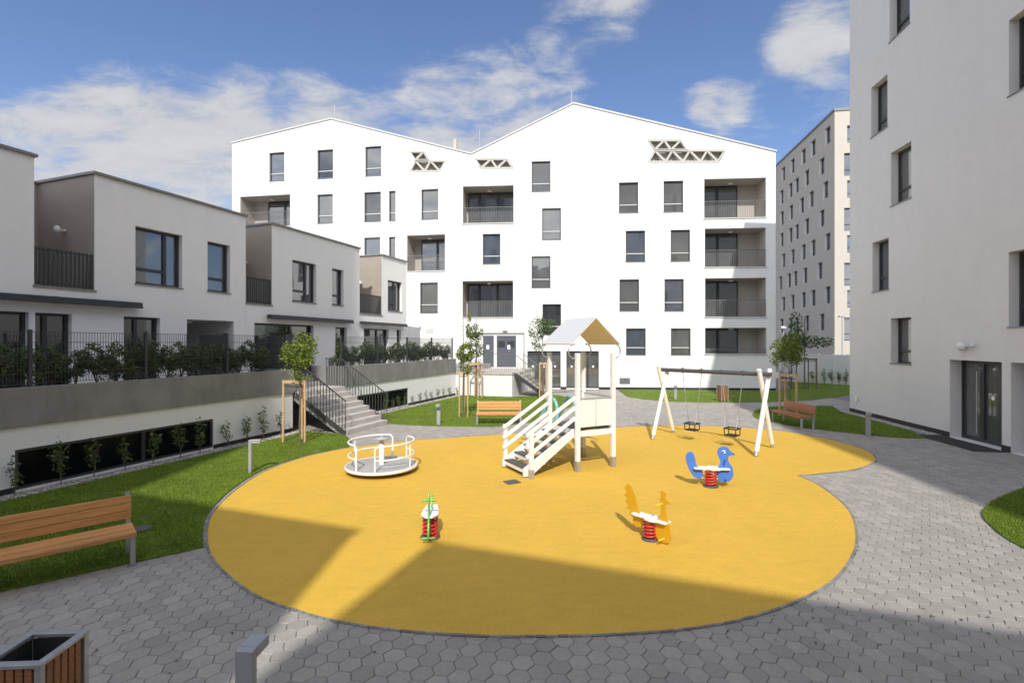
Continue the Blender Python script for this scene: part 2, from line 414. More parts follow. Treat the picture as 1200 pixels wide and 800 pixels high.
# doors
def pxpoly(F, pts): return [F.px(x, y) for x, y in pts]
for (x0, y0, x1, y1) in [(566,393.3,578.7,429.5),(582,393.3,604.8,429.5)]:
    u0, u1, z0, z1 = pxrect(FR, x0, y0, x1, y1); z0 = 1.38
    right_holes.append(rect(u0, u1, z0, z1)); rdep.append(.12)
    d = MB(MR); d.box(u0, u1, .05, .12, z0, z1)
    n = 2 if u1 - u0 > 1 else 1
    for k in range(n):
        a = u0 + (u1 - u0) * k / n; b = u0 + (u1 - u0) * (k + 1) / n
        d.box(a + .02, b - .02, .035, .049, z0 + .03, z1 - .04)
    do = d.build('service_door', door_g, main)
    if n == 2:
        lv = MB(MR)
        for k in range(2):
            a = u0 + (u1 - u0) * (k + .15) / 2; b = u0 + (u1 - u0) * (k + .85) / 2
            for j in range(8): lv.box(a, b, .018, .033, z1 - .75 + j * .055, z1 - .715 + j * .055)
        lv.build('louvre', anth, do)
    MB(MR).bar(((u0+u1)/2+.12, 0.0, z0+1.02), ((u0+u1)/2+.26, 0.0, z0+1.02), .03).build('handle', galv, do)
    MB(MR).box((u0+u1)/2-.13+.2*(n-1), (u0+u1)/2+.05+.2*(n-1), .012, .017 if n == 1 else .017, z0+1.15, z0+1.42).build('notice', paper, do)
for (x0, y0, x1, y1, sp) in [(618,411.3,657,455.6,3),(663.7,411.3,701.7,455.6,3)]:
    u0, u1, z0, z1 = pxrect(FR, x0, y0, x1, y1); z0 = .06
    right_holes.append(rect(u0, u1, z0, z1)); rdep.append(.18)
    f = MB(MR); 
    for k in range(sp + 1):
        u = u0 + (u1 - u0) * k / sp; f.box(max(u0, u - .05), min(u1, u + .05), .10, .18, z0, z1)
    f.box(u0, u1, .103, .18, z1 - .22, z1); f.box(u0, u1, .103, .18, z0, z0 + .09)
    fo = f.build('entrance_door', anth, main)
    MB(MR).quad((u0, .15, z0), (u1, .15, z0), (u1, .15, z1), (u0, .15, z1)).build('pane', glass_l, fo)
    st = MB(MR)
    for k in range(sp):
        um = u0 + (u1 - u0) * (k + .5) / sp; st.add([(um + .07*math.cos(t*math.pi/6), .143, z0 + 1.38 + .07*math.sin(t*math.pi/6)) for t in range(12)], [tuple(range(12))])
    st.build('door_sticker', paper, fo)
# lattice openings
def lattice(F, M, outline_px, rows, holes, deps):
    poly = pxpoly(F, outline_px)
    if sum(p[0]*q[1]-q[0]*p[1] for p, q in zip(poly, poly[1:]+poly[:1])) < 0: poly.reverse()
    holes.append(poly); deps.append(.35)
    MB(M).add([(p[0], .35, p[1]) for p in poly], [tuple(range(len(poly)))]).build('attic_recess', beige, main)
    l = MB(M); W = .13
    for (tl, tr, bl, br, n, first) in rows:
        tl, tr, bl, br = [F.px(*p) for p in (tl, tr, bl, br)]
        P = lambda a: (a[0], .10, a[1])
        h = (0, -1, 0)
        l.bar((tl[0]-.02, .085, tl[1]), (tr[0]+.02, .085, tr[1]), .2, W, (0, 0, 1)); l.bar((bl[0]-.02, .085, bl[1]), (br[0]+.02, .085, br[1]), .2, W, (0, 0, 1))
        # zig-zag between bottom and top nodes
        nt = (n + 1) // 2
        seq = []
        s0 = 0 if first == 'U' else 1      # start at the bottom (U) or the top (D)
        tops, bots = [], []
        for k in range(n + 2):
            top = (k % 2 == 0) if s0 else (k % 2 == 1)
            (tops if top else bots).append(k)
            seq.append(top)
        pts = []
        for k, top in enumerate(seq):
            lst = tops if top else bots; i = lst.index(k); m = max(len(lst) - 1, 1)
            A, B = (tl, tr) if top else (bl, br)
            t = i / m if len(lst) > 1 else .5
            pts.append((A[0] + (B[0]-A[0]) * t, A[1] + (B[1]-A[1]) * t))
        for p, q in zip(pts, pts[1:]): l.bar((p[0], .10, p[1]), (q[0], .10, q[1]), W, .2, (0, -1, 0))
    l.build('triangle_lattice', lattice_m, main)
z3 = lambda pts: [(520 + x / 3, 110 + y / 3) for x, y in pts]
z2 = lambda pts: [(260 + x / 4, 110 + y / 4) for x, y in pts]
lattice(FR, MR, z3([(718,160),(833,160),(858,197),(990,197),(965,242),(718,242),(741,197)]),
        [z3([(718,163),(833,163),(741,197),(858,197)]) + [4, 'D'], z3([(743,199),(988,199),(720,239),(965,239)]) + [8, 'U']], right_holes, rdep)
lattice(FLo, ML, z2([(880,268),(945,268),(970,311),(1050,311),(1022,366),(878,366),(905,311)]),
        [z2([(880,271),(945,271),(905,311),(970,311)]) + [2, 'D'], z2([(907,314),(1048,314),(880,363),(1022,363)]) + [4, 'U']], left_holes, ldep)
lattice(FR, MR, z3([(110,227),(222,227),(243,263),(131,263)]),
        [z3([(110,229),(222,229),(131,261),(243,261)]) + [4, 'D']], right_holes, rdep)
# outlines
uR = FR.u(909); uv, vz = FR.px(552, 181); zb = FR.px(538, 177.5)[1]
pk = FR.px(672, 122); re = FR.px(909, 178)
lpk = FLo.px(388, 140); le = FLo.px(272, 168)
sheet(wall, [(0, -.1), (uR, -.1), (uR, re[1]), pk, (uv, vz), (0, zb)], right_holes, rdep, MR)
sheet(wall, [(le[0], -.1), (0, -.1), (0, zb), lpk, le], left_holes, ldep, ML)
DB = 13.0
for M, prof in ((MR, [(0, vz), pk, re]), (ML, [le, lpk, (0, vz)])):
    pass
wall.add([MR @ Vector((uR,0,-.1)), MR @ Vector((uR,DB,-.1)), MR @ Vector((uR,DB,re[1])), MR @ Vector((uR,0,re[1]))], [(0,1,2,3)])
wall.add([ML @ Vector((le[0],0,-.1)), ML @ Vector((le[0],0,le[1])), ML @ Vector((le[0],DB,le[1])), ML @ Vector((le[0],DB,-.1))], [(0,1,2,3)])
wall.add([MR @ Vector(p) for p in [(uR,DB,-.1),(-1.5,DB,-.1),(-1.5,DB,vz),(pk[0],DB,pk[1]),(uR,DB,re[1])]], [(0,1,2,3,4)])
wall.add([ML @ Vector(p) for p in [(1.0,DB,-.1),(le[0],DB,-.1),(le[0],DB,le[1]),(lpk[0],DB,lpk[1]),(1.0,DB,vz)]], [(0,1,2,3,4)])
wall.build('wall', plaster, main)
rf = MB()
for M, prof in ((MR, [(0, zb), (uv, vz), pk, (re[0] + .05, re[1])]), (ML, [(le[0] - .05, le[1]), lpk, (.0, zb)])):
    for p, q in zip(prof, prof[1:]):
        for (y0, y1, za) in ((.12, DB + .1, .0),):
            vs = [(p[0],y0,p[1]+za),(q[0],y0,q[1]+za),(q[0],y1,q[1]+za),(p[0],y1,p[1]+za)]
            vs += [(a,b,c+.05) for a,b,c in vs]
            rf.add([M @ Vector(v) for v in vs], [(3,2,1,0),(4,5,6,7),(0,1,5,4),(1,2,6,5),(2,3,7,6),(3,0,4,7)])
rfo = rf.build('roof', roof_m, main)
cp = MB()
for M, prof in ((MR, [(0, zb), (uv, vz), pk, (re[0] + .06, re[1] - .015)]), (ML, [(le[0] - .06, le[1] - .015), lpk, (0, zb)])):
    for p, q in zip(prof, prof[1:]):
        vs = [(p[0],-.06,p[1]+.004),(q[0],-.06,q[1]+.004),(q[0],.118,q[1]+.004),(p[0],.118,p[1]+.004)]
        vs += [(a,b,c+.10) for a,b,c in vs]
        cp.add([M @ Vector(v) for v in vs], [(3,2,1,0),(4,5,6,7),(0,1,5,4),(1,2,6,5),(2,3,7,6),(3,0,4,7)])
cp.build('roof_coping', ventl, rfo)
cu, cz = FR.px(533, 163, 3.0)
MB().box(cu - .09, cu + .12, 3.0, 3.3, vz - .5, cz).build('chimney', cream, rfo)
rod = FR.px(669.5, 106, 2.0); MB().tube([(rod[0], 2, pk[1]-.3), (rod[0], 2, rod[1])], .02, 5).build('lightning_rod', galv, rfo)
rod = FLo.px(392, 124, 2.0); MB(ML).tube([(rod[0], 2, lpk[1]-.3), (rod[0], 2, rod[1])], .02, 5).build('lightning_rod', galv, rfo)
rod = FR.px(562, 152, 2.0); MB().tube([(rod[0], 2, vz-.5), (rod[0], 2, rod[1])], .02, 5).build('lightning_rod', galv, rfo)
pl = MB()
segs = [(0, FR.u(618)), (FR.u(657), FR.u(663.7)), (FR.u(701.7), uR)]
for a, b in segs: pl.box(a, b, -.012, -.002, -.05, .06 + .09)
pl.build('plinth', plinth_m, main)
u0, u1, z0, z1 = pxrect(FR, 726, 442.7, 738.3, 449.7)
v = MB(); v.box(u0, u1, -.02, -.002, z0, z1)
for k in range(5): v.box(u0 + .03, u1 - .03, -.035, -.021, z0 + .04 + k*(z1-z0-.06)/5, z0 + .07 + k*(z1-z0-.06)/5)
v.build('vent_grille', ventm, main)
u0, u1, z0, z1 = pxrect(FLo, 499, 385, 508, 390)
v = MB(ML); v.box(u0, u1, -.02, -.002, z0, z1); v.build('vent_grille', ventl, main)
u, z = FR.px(592, 387.5); MB(Matrix.Translation((u, -.12, z))).box(-.16, .16, -.02, .115, -.05, .05).build('wall_lamp', silver, main, .01)

# ------------------------------------------------------------------ RIGHT BUILDING
wr = Vector((.139, .990, 0)).normalized(); RC = Vector((14.47, 21.2, 0))
FB = Frame(RC, -wr)
HR = 18.5; HP = 27.4; UP = 36.5
rb = thing('apartment_building', 'tall off white rendered apartment block in shade at the right edge', 'apartment building', RC, FB.rot)
holes, deps = [], []
RV = .30
def ub(x, y0, y1): 
    u, a = FB.px(x, y0); _, b = FB.px(x, y1); return u, a, b
wl = []
def rwin(xl, yt, yb, wdt=1.05):
    u, zt = FB.px(xl, yt); _, zb = FB.px(xl, yb); wl.append((u, u + wdt, zb, zt))
rwin(1043.8, 373.2, 425.2, 1.15); rwin(1044, 179.7, 242, 1.15); rwin(1022.3, 284.8, 342.3, 1.05); rwin(1021, 103.3, 161.8, 1.05)
u, zb = FB.px(1042.4, 50.4); wl.append((u, u + 1.15, zb, zb + 2.0))
u, zb = FB.px(1021.5, -18); wl.append((u, u + 1.05, zb, zb + 2.0))
rwin(1182.2, 24.4, 113.2, 1.15); rwin(1182, 295.6, 383, 1.15)
b1 = wl[-1]; b2 = wl[-2]
F2 = (b2[2] - b1[2]) / 2
for k in range(-1, 7):
    for uu, ph in ((b1[0] - 0.0, 0), (b1[0] + 3.1, 1), (b1[0] + 6.5, 0), (b1[0] + 9.6, 1), (b1[0] + 14, 0), (b1[0] + 18, 1)):
        z = b1[2] + F2 * k
        if z < 3 or z + 2 > HR + uu*.2: continue
        if ph == 0 and (k % 2): continue
        if ph == 1 and not (k % 2): continue
        if abs(uu - b1[0]) < .01 and k in (0, 2): continue
        wl.append((uu, uu + 1.15, z, z + 1.85))
for (a, b, c, d) in wl:
    holes.append(rect(a, b, c, d)); deps.append(RV)
    window(rb, a, b, c, d, RV, transom=.27, g=(glass, glass_l, glass_l)[len(holes) % 3], fw=.07)
ud0, zt = FB.px(1113, 421.3); ud1 = FB.u(1174); ue0 = FB.u(1184.5)
DD = .42
for (a, b) in ((ud0, ud1), (ue0, ue0 + 2.4)):
    holes.append(rect(a, b, .015, zt)); deps.append(DD)
    f = MB(); n = 3
    us = [a, a + (b-a)*.42, a + (b-a)*.74, b]
    for k, uu in enumerate(us): f.box(max(a, uu - .055), min(b, uu + .055), DD - .09, DD + .02, .02, zt)
    f.box(a, b, DD - .087, DD + .02, zt - .09, zt); f.box(a, b, DD - .087, DD + .02, .02, .12)
    fo = f.build('entrance_door', anth, rb)
    MB().quad((a, DD - .03, .02), (b, DD - .03, .02), (b, DD - .03, zt), (a, DD - .03, zt)).build('pane', glass_l, fo)
    MB().tube([(us[1] - .12, DD - .15, .25), (us[1] - .12, DD - .15, 2.1)], .018, 8).build('handle', galv, fo)
    MB().add([((us[1]+us[2])/2 + .06*math.cos(t*math.pi/6), DD - .04, 1.35 + .07*math.sin(t*math.pi/6)) for t in range(12)], [tuple(range(12))]).build('door_sticker', paper, fo)
w = MB(); UB = 46.0; HE = 25.0
sheet(w, [(0, -.1), (UB, -.1), (UB, HE), (UP, HP), (0, HR)], holes, deps)
w.add([(0,0,-.1),(0,0,HR),(0,14,HR),(0,14,-.1)], [(0,1,2,3)]); w.add([(UB,0,-.1),(UB,14,-.1),(UB,14,HE),(UB,0,HE)], [(0,1,2,3)])
w.add([(0,14,-.1),(0,14,HR),(UP,14,HP),(UB,14,HE),(UB,14,-.1)], [(0,1,2,3,4)])
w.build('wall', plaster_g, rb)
rr = MB()
for p_, q_ in (((-.05, HR), (UP, HP)), ((UP, HP), (UB + .05, HE))):
    vs = [(p_[0],-.05,p_[1]+.004),(q_[0],-.05,q_[1]+.004),(q_[0],14.05,q_[1]+.004),(p_[0],14.05,p_[1]+.004)]; vs += [(a,b,c+.1) for a,b,c in vs]
    rr.add(vs, [(3,2,1,0),(4,5,6,7),(0,1,5,4),(1,2,6,5),(2,3,7,6),(3,0,4,7)])
rr.build('roof', roof_m, rb)
p = MB()
for a, b in ((0, ud0), (ud1, ue0), (ue0 + 2.4, UB)): p.box(a, b, -.012, -.002, -.05, .17)
p.build('plinth', plinth_m, rb)
u, z = FB.px(1133, 405.5)
l = MB(Matrix.Translation((u, -.16, z)) @ Matrix.Rotation(R(90), 4, 'X'))
l.lathe([(.05, -.16), (.05, -.06), (.13, -.05), (.14, 0), (.12, .06), (.06, .09), (.01, .10)], n=16)
l.build('wall_lamp', lampglass, rb)
l = MB(); l.bar((u + .12, -.05, z), (u + .36, -.10, z + .03), .035); l.ball((u + .36, -.10, z + .03), .05); l.build('motion_sensor', lampglass, rb)
u, z = FB.px(1004.5, 467); MB().box(u - .09, u + .09, -.06, -.003, z - .11, z + .11).build('socket_box', paper, rb, .015)

# ------------------------------------------------------------------ FAR GREY BUILDING
FCo = Vector((35.2, 54.0, 0)); fdir = Vector((.158, 1, 0)).normalized()
FF = Frame(FCo, -fdir)         # receding facade: u negative away from the camera
HF = FF.px(977.8, 130.6)[1]
fb = thing('apartment_building', 'distant grey and cream apartment block seen between the two white buildings', 'apartment building', FCo, FF.rot)
w = MB(); holes = []; deps = []
LF = 34.0
FHt = 2.98; top1 = FF.px(970, 149)[1]
cols = [FF.u(x) for x in (973, 955.6, 944, 931, 920)]
cols2 = [FF.u(x) for x in (966, 948, 936, 928.5, 918)]
for k in range(9):
    zt = top1 - k * FHt
    if zt - 1.9 < 2.4: break
    cl = cols if k == 0 else (cols2 if k % 2 else cols)
    for j, uu in enumerate(cl):
        uu = uu - (.5 if k % 3 == 2 else 0)
        if uu - 1.3 < -LF: continue
        holes.append(rect(uu - 1.3, uu, zt - 1.9, zt)); deps.append(.3)
        fo = window(fb, uu - 1.3, uu, zt - 1.9, zt, .3, split=None, sill=False, transom=.3, fw=.09); MB().box(uu - 1.298, uu - 1.27, .004, .248, zt - 1.89, zt - .01).build('jamb', plaster, fo)
sheet(w, [(-LF, -.1), (0, -.1), (0, HF), (-LF, HF)], holes, deps)
w.add([(-LF,0,-.1),(-LF,0,HF),(-LF,14,HF),(-LF,14,-.1)], [(0,1,2,3)]); w.add([(-LF,14,-.1),(-LF,14,HF),(0,14,HF),(0,14,-.1)], [(0,1,2,3)])
w.build('wall', fargrey, fb)
# sunlit end wall facing the camera
ME = Matrix.Rotation(R(90), 4, 'Z')
w = MB(); holes = []; deps = []
for k in range(9):
    zt = top1 - .6 - k * FHt
    if zt - 1.9 < 2.4: break
    a = 1.25 if k % 2 == 0 else .95
    holes.append(rect(a, a + 2.4, zt - (1.9 if k % 2 == 0 else 2.5), zt)); deps.append(.35)
    window(fb, a, a + 2.4, zt - (1.9 if k % 2 == 0 else 2.5), zt, .35, split=.35, sill=False, transom=.3, fw=.09, M=ME)
sheet(w, [(0, -.1), (14, -.1), (14, HF), (0, HF)], holes, deps, ME)
w.build('end_wall', cream, fb)
MB().box(-LF - .1, .1, -.1, 14.1, HF + .002, HF + .25).build('roof', coping_m, fb)

# ------------------------------------------------------------------ LEFT TERRACE AND ROW HOUSES
WO = Vector((-9.8, 9.48, 0)); wa = Vector((.362, 1, 0)).normalized()
FW = Frame(WO, wa)             # retaining wall
HO = WO - Vector((wa.y, -wa.x, 0)) * 2.85
FH = Frame(HO, wa)             # row house facade
TZ = 1.62
uS0, uS1 = FW.u(343), FW.u(401)     # stair opening
uEnd = FW.u(533.5); U0 = -6.0
tw = thing('retaining_wall', 'concrete topped white terrace wall with low black basement windows', 'retaining wall', WO, FW.rot)
cap0, cap1 = 1.30, 2.06
p = MB()
for a, b in ((U0, uS0), (uS1, uEnd)): p.box(a, b, -.05, .22, cap0, cap1)
p.box(uS1 - .02, uS1 + .0, .22, .23, cap0, cap1)
p.box(uS1, uS1 + .22, .222, 1.6, .0, cap1 - .003); p.box(uS0 - .22, uS0, .222, 1.6, .0, cap1 - .003)
p.build('concrete_parapet', concrete, tw, .012)
bw = [(FW.u(17.5), FW.u(250)), (FW.u(418), FW.u(478.3))]
w = MB(); g = .13
hl = [rect(a, b, .06, .85) for a, b in bw]
sheet(w, [(U0, -.1), (uS0, -.1), (uS0, cap0 - .002), (U0, cap0 - .002)], [hl[0]], [.16])
sheet(w, [(uS1, -.1), (uEnd, -.1), (uEnd, cap0 - .002), (uS1, cap0 - .002)], [hl[1]], [.16])
w.build('base_wall', plaster_h, tw)
for (a, b) in bw:
    f = MB(); f.box(a, b, .02, .10, .79, .85); f.box(a, b, .02, .10, .06, .11); f.box(a, a + .06, .024, .1, .11, .79); f.box(b - .06, b, .024, .1, .11, .79)
    um = a + (b - a) * .57; f.box(um - .04, um + .04, .024, .1, .11, .79)
    fo = f.build('basement_window', anth, tw)
    MB().quad((a, .07, .06), (b, .07, .06), (b, .07, .85), (a, .07, .85)).build('pane', glass_b, fo)
p = MB()
for a, b in ((U0, bw[0][0]), (bw[0][1], uS0), (uS1, bw[1][0]), (bw[1][1], uEnd)): p.box(a, b, -.013, -.003, -.05, .13)
p.build('plinth', plinth_m, tw)
# terrace floor
t = MB(Matrix.Translation(WO) @ Matrix.Rotation(FW.rot, 4, 'Z'))
t.box(U0, uS0 - .22, .23, 2.80, 1.3, TZ); t.box(uS0 - .22, uS1 + .22, 1.62, 2.80, 1.3, TZ - .002); t.box(uS1 + .22, uEnd + 6, .23, 2.80, 1.3, TZ)
t.box(uEnd, uEnd + 6, -.3, .229, 1.29, TZ - .003)
struct(t.build('terrace_floor', terr_m))
t = MB(Matrix.Translation(WO) @ Matrix.Rotation(FW.rot, 4, 'Z'))
t.box(U0, uS0 - .23, .225, .95, TZ + .004, TZ + .36); t.box(uS1 + .23, uEnd - .1, .225, .95, TZ + .004, TZ + .36)
struct(t.build('planting_bed', soilbed))

RZ = 7.54
houses = []
def house(label, ua, ub_, rec, rz0, wins, grounds, extra=None):
    "ua..ub_ front, rec = (u0,u1) open roof terrace cut in the upper storey; wins/grounds = openings (u0,u1,z0,z1,split)"
    h = thing('row_house', label, 'row house', HO + wa * ua, FH.rot, 'white row houses along the terrace')
    S = lambda u: u - ua
    w = MB(); holes = []; deps = []
    for (a, b, c, d, sp) in wins + grounds:
        holes.append(rect(S(a), S(b), c, d)); deps.append(.2)
        gr = c < TZ + .3
        window(h, S(a), S(b), c, d, .2, split=sp, transom=(None if gr else .27), g=(glass_d if gr else glass), sill=not gr, fw=.07, name='patio_door' if gr else 'window')
    if extra:
        a, b, d = extra
        holes.append(rect(S(a), S(b), TZ + .012, d)); deps.append(0)
        q = MB(); D = 3.5
        for pts in (((S(a),0,TZ+.012),(S(a),D,TZ+.012),(S(a),D,d),(S(a),0,d)), ((S(b),0,TZ+.012),(S(b),0,d),(S(b),D,d),(S(b),D,TZ+.012)), ((S(a),0,d),(S(a),D,d),(S(b),D,d),(S(b),0,d)), ((S(a),D,TZ),(S(b),D,TZ),(S(b),D,d),(S(a),D,d))): q.quad(*pts)
        po = q.build('passage', plaster_h, h)
        MB().box(S(a) + .1, S(a) + 1.0, D - .06, D - .01, TZ + .02, TZ + 2.05).build('door', anth, po)
        MB().box((S(a)+S(b))/2 - .2, (S(a)+S(b))/2 + .2, 1.2, 1.5, d - .08, d - .003).build('ceiling_lamp', lampglass, po)
    if rec:
        r0, r1 = rec
        out = [(0, TZ - .3), (S(ub_), TZ - .3), (S(ub_), RZ), (S(r1), RZ), (S(r1), rz0), (0, rz0)]
    else:
        r0 = r1 = ua
        out = [(0, TZ - .3), (S(ub_), TZ - .3), (S(ub_), RZ), (0, RZ)]
    sheet(w, out, holes, deps)
    DB = 9.0; q = S(r1); e = S(ub_)
    w.add([(e,0,TZ-.3),(e,DB,TZ-.3),(e,DB,RZ),(e,0,RZ)], [(0,1,2,3)])
    w.add([(0,DB,TZ-.3),(0,DB,RZ),(e,DB,RZ),(e,DB,TZ-.3)], [(0,1,2,3)])
    if not rec: w.add([(0,0,TZ-.3),(0,0,RZ),(0,DB,RZ),(0,DB,TZ-.3)], [(0,1,2,3)])
    w.build('wall', plaster_h, h)
    if rec:
        s = MB(); D = 2.5
        s.quad((q,0,rz0),(q,0,RZ),(q,D,RZ),(q,D,rz0)); s.quad((0,D,rz0),(q,D,rz0),(q,D,RZ),(0,D,RZ)); s.quad((0,.12,rz0+.0),(q,.12,rz0),(q,D,rz0),(0,D,rz0))
        ro = s.build('recess_wall', taupe, h)
        MB().box(.05, min(q*.7, 1.0), D - .05, D - .004, rz0 + .02, rz0 + 2.1).build('terrace_door', glass_d, ro)
        rl = MB(); n = max(4, int(q / .1))
        for i in range(n + 1):
            u = .05 + (q - .1) * i / n; rl.box(u - .024, u + .024, .03, .055, rz0 + .06, rz0 + 1.02)
        rl.box(.03, q - .03, .056, .08, rz0 + .95, rz0 + .99); rl.box(.03, q - .03, .056, .08, rz0 + .12, rz0 + .16)
        rl.build('railing', anth, ro)
        MB().box(-.03, q + .04, -.04, .118, rz0 + .003, rz0 + .05).build('slab_edge', coping_m, ro)
        lm = MB(Matrix.Translation((q - .16, 1.25, rz0 + 1.75)) @ Matrix.Rotation(R(-90), 4, 'Y'))
        lm.lathe([(.04, -.155), (.04, -.04), (.11, 0), (.12, .04), (.09, .08), (.035, .10), (.01, .105)], n=18)
        lm.build('wall_lamp', lampglass, ro)
    r = MB(); r.box(q + .02, e - .02, .1, DB, RZ + .002, RZ + .05)
    if rec: r.box(0, q + .02, 2.56, DB, RZ - .002, RZ + .045)
    rfo = r.build('roof', roof_m, h)
    c = MB(); c.box(q - .05, e + .05, -.07, .099, RZ + .004, RZ + .075)
    if rec: c.box(q - .055, q + .12, .1, 2.5, RZ + .006, RZ + .077); c.box(0, q, 2.45, 2.56, RZ - .0, RZ + .05)
    c.build('roof_coping', coping_m, rfo)
    houses.append(h); return h
def hpx(xl, yt, yb, xr, sp=None):
    u0, a = FH.px(xl, yt); _, b = FH.px(xl, yb); return (u0, FH.u(xr), b, a, sp)
def gpx(xl, yt, xr, sp=None):
    u0, a = FH.px(xl, yt); return (u0, FH.u(xr), TZ + .03, a, sp)
h1e, h2a, h2e = FH.u(40), FH.u(110.5), FH.u(288)
h3a, h3e, h4a, h4e = FH.u(318.4), FH.u(421.5), FH.u(447.3), FH.u(476.5)
rz2 = FH.px(75, 339)[1]; 
d0 = gpx(0, 364, 84, .45); d0 = (FH.u(-160), d0[1], d0[2], d0[3], .72)
house('row house nearest the left edge, plain wall under a flat roof', -7.5, h1e, None, 0, [], [(d0[0], min(d0[1], h1e - .1), d0[2], d0[3], .72)])
# the wide patio door spans the party line in the photo: its right leaf belongs to the next house
house('row house with an open taupe roof terrace at left and one wide window', h1e, h2e, (h1e, h2a), rz2,
      [hpx(158.7, 264.5, 332, 213.5, .68), hpx(243.2, 282.3, 341, 269.5)],
      [(h1e + .02, FH.u(84), TZ + .03, d0[3], .35), gpx(145, 370.5, 187.5, .4)], (FH.u(219), FH.u(274), FH.px(219, 373.8)[1]))
house('row house beside the outdoor stairs, in shade with its right edge sunlit', h2e + .004, h3e, (h2e + .004, h3a), FH.px(304, 357.5)[1],
      [hpx(342.6, 304, 352.6, 370.5, .66), hpx(389.2, 314, 357, 402.5)], [gpx(298, 378, 367.5, .62), gpx(393, 383, 406.5)])
house('narrow sunlit row house touching the large gabled building', h3e + .004, h4e, (h3e + .004, h4a), FH.px(434, 368.7)[1],
      [hpx(454.5, 327.7, 363.7, 471, .6)], [gpx(426.5, 384.5, 455.5, .6), gpx(465, 386, 470)])
# awnings
for (xa, xb, ya, lab) in ((-60, 167, 352, 'dark grey folded awning cassette over the wide patio door at far left'),
                          (316, 414, 370.5, 'dark grey folded awning cassette on the house beside the stairs'),
                          (424, 477, 378, 'small grey folded awning cassette on the narrow sunlit house')):
    ua, ub2 = FH.u(xa, -.2), FH.u(xb, -.2); z = FH.px(xb, ya + (9 if xa < 0 else 3), -.2)[1] if False else FH.px(xa if xa > 0 else 84, ya, -.2)[1]
    a = thing('awning', lab, 'awning', HO + wa * ua - FH.d * .0, FH.rot, 'folded awnings over the patio doors')
    L = ub2 - ua
    MB().box(0, L, -.24, -.06, z - .075, z + .075).build('cassette', anth, a, .03)
    MB().box(0.02, L - .02, -.27, -.245, z - .10, z - .03).build('front_bar', anth, a, .008)
    b = MB()
    for k in range(3): u = L * (.12 + .38 * k); b.box(u - .06, u + .06, -.059, -.003, z - .09, z + .09)
    b.build('bracket', anth, a)
# privacy panels on the terrace
for (x, lab) in ((234, 'dark grey privacy panel behind the hedge near the passage'), (312, 'dark grey privacy panel behind the hedge right of the passage')):
    u = FH.u(x, 0)
    o = thing('privacy_panel', lab, 'privacy panel', HO + wa * u, FH.rot, 'privacy panels between the gardens')
    MB().box(0, .05, -1.05, -.03, TZ + .01, TZ + 1.6).build('panel', anth, o); q = MB(); q.box(-.01, .06, -1.12, -1.055, TZ, TZ + 1.64); q.build('post', anth, o)
# mesh fence on the parapet
def fence(ua, ub2, lab):
    fo = thing('mesh_fence', lab, 'fence', WO + wa * ua + FW.d * .14, FW.rot, 'mesh fences on the terrace wall')
    L = ub2 - ua; n = max(1, round(L / 2.5)); zt = cap1 + 1.12
    for i in range(n + 1):
        u = L * i / n; MB().box(u - .03, u + .03, -.03, .03, cap1 - .05, zt + .04).build('fence_post', anth, fo)
    for i in range(n):
        a, b = L * i / n + .031, L * (i + 1) / n - .031; m = MB()
        k = int((b - a) / .055)
        for j in range(k + 1): u = a + (b - a) * j / k; m.box(u - .0035, u + .0035, -.0035, .0035, cap1 + .05, zt)
        for j in range(6): z = cap1 + .06 + (zt - cap1 - .07) * j / 5; m.box(a, b, -.012, -.005, z - .005, z + .005)
        m.build('mesh_panel', anth, fo)
fence(U0 + 2, uS0 - .1, 'dark mesh fence on the shaded terrace wall left of the stairs')
fence(uS1 + .1, uEnd - .1, 'dark mesh fence on the sunlit terrace wall right of the stairs')
# garden gate at stair head
gt = thing('garden_gate', 'dark metal gate at the top of the outdoor stairs', 'gate', WO + wa * (uS1 - .75) + FW.d * 1.5, FW.rot)
q = MB(); bars(q, 0, .72, 0, TZ + .08, TZ + 1.2, .1, .02); q.build('leaf', anth, gt)
q = MB(); q.box(-.05, -.002, -.03, .03, TZ - .1, TZ + 1.5); q.build('post', anth, gt); q = MB(); q.box(.722, .76, -.03, .03, TZ - .1, TZ + 1.5); q.build('post', anth, gt)

# ------------------------------------------------------------------ LEFT STAIRS
sA, sB = uS0 + .12, uS1 - .12
st = thing('outdoor_stairs', 'pale concrete stairs with dark railings up to the terrace gardens', 'stairs', WO + wa * sA, FW.rot)
Wd = sB - sA; nr = 8; rise = 1.32 / nr; run = .262
s = MB()
for k in range(nr):       # outside flight, y negative = towards the courtyard
    y0 = -.0 - run * (nr - k); s.box(0, Wd, y0, y0 + run + .03, max(0, rise * (k + 1) - .2) , rise * (k + 1))
s.box(0, Wd, .031, .9, 1.0, 1.32); s.box(0, Wd, .901, 1.25, 1.1, 1.47); s.box(0, Wd, 1.251, 1.61, 1.2, 1.61)
s.build('steps', steps_c, st, .008)
for x in (0.06, Wd - .06):
    sg = MB()
    prof = [(-run*nr, 0), (-run*nr + .3, 0), (0, 1.0), (0, 1.15), (-run*nr, -.02 + rise*.5)]
    sg.add([(x - .05, y, z - .03) for y, z in prof] + [(x + .05, y, z - .03) for y, z in prof], [(0,1,2,3,4),(9,8,7,6,5)] + [(i, 5+i, 5+(i+1)%5, (i+1)%5) for i in range(5)])
    sg.build('stringer', concrete, st)
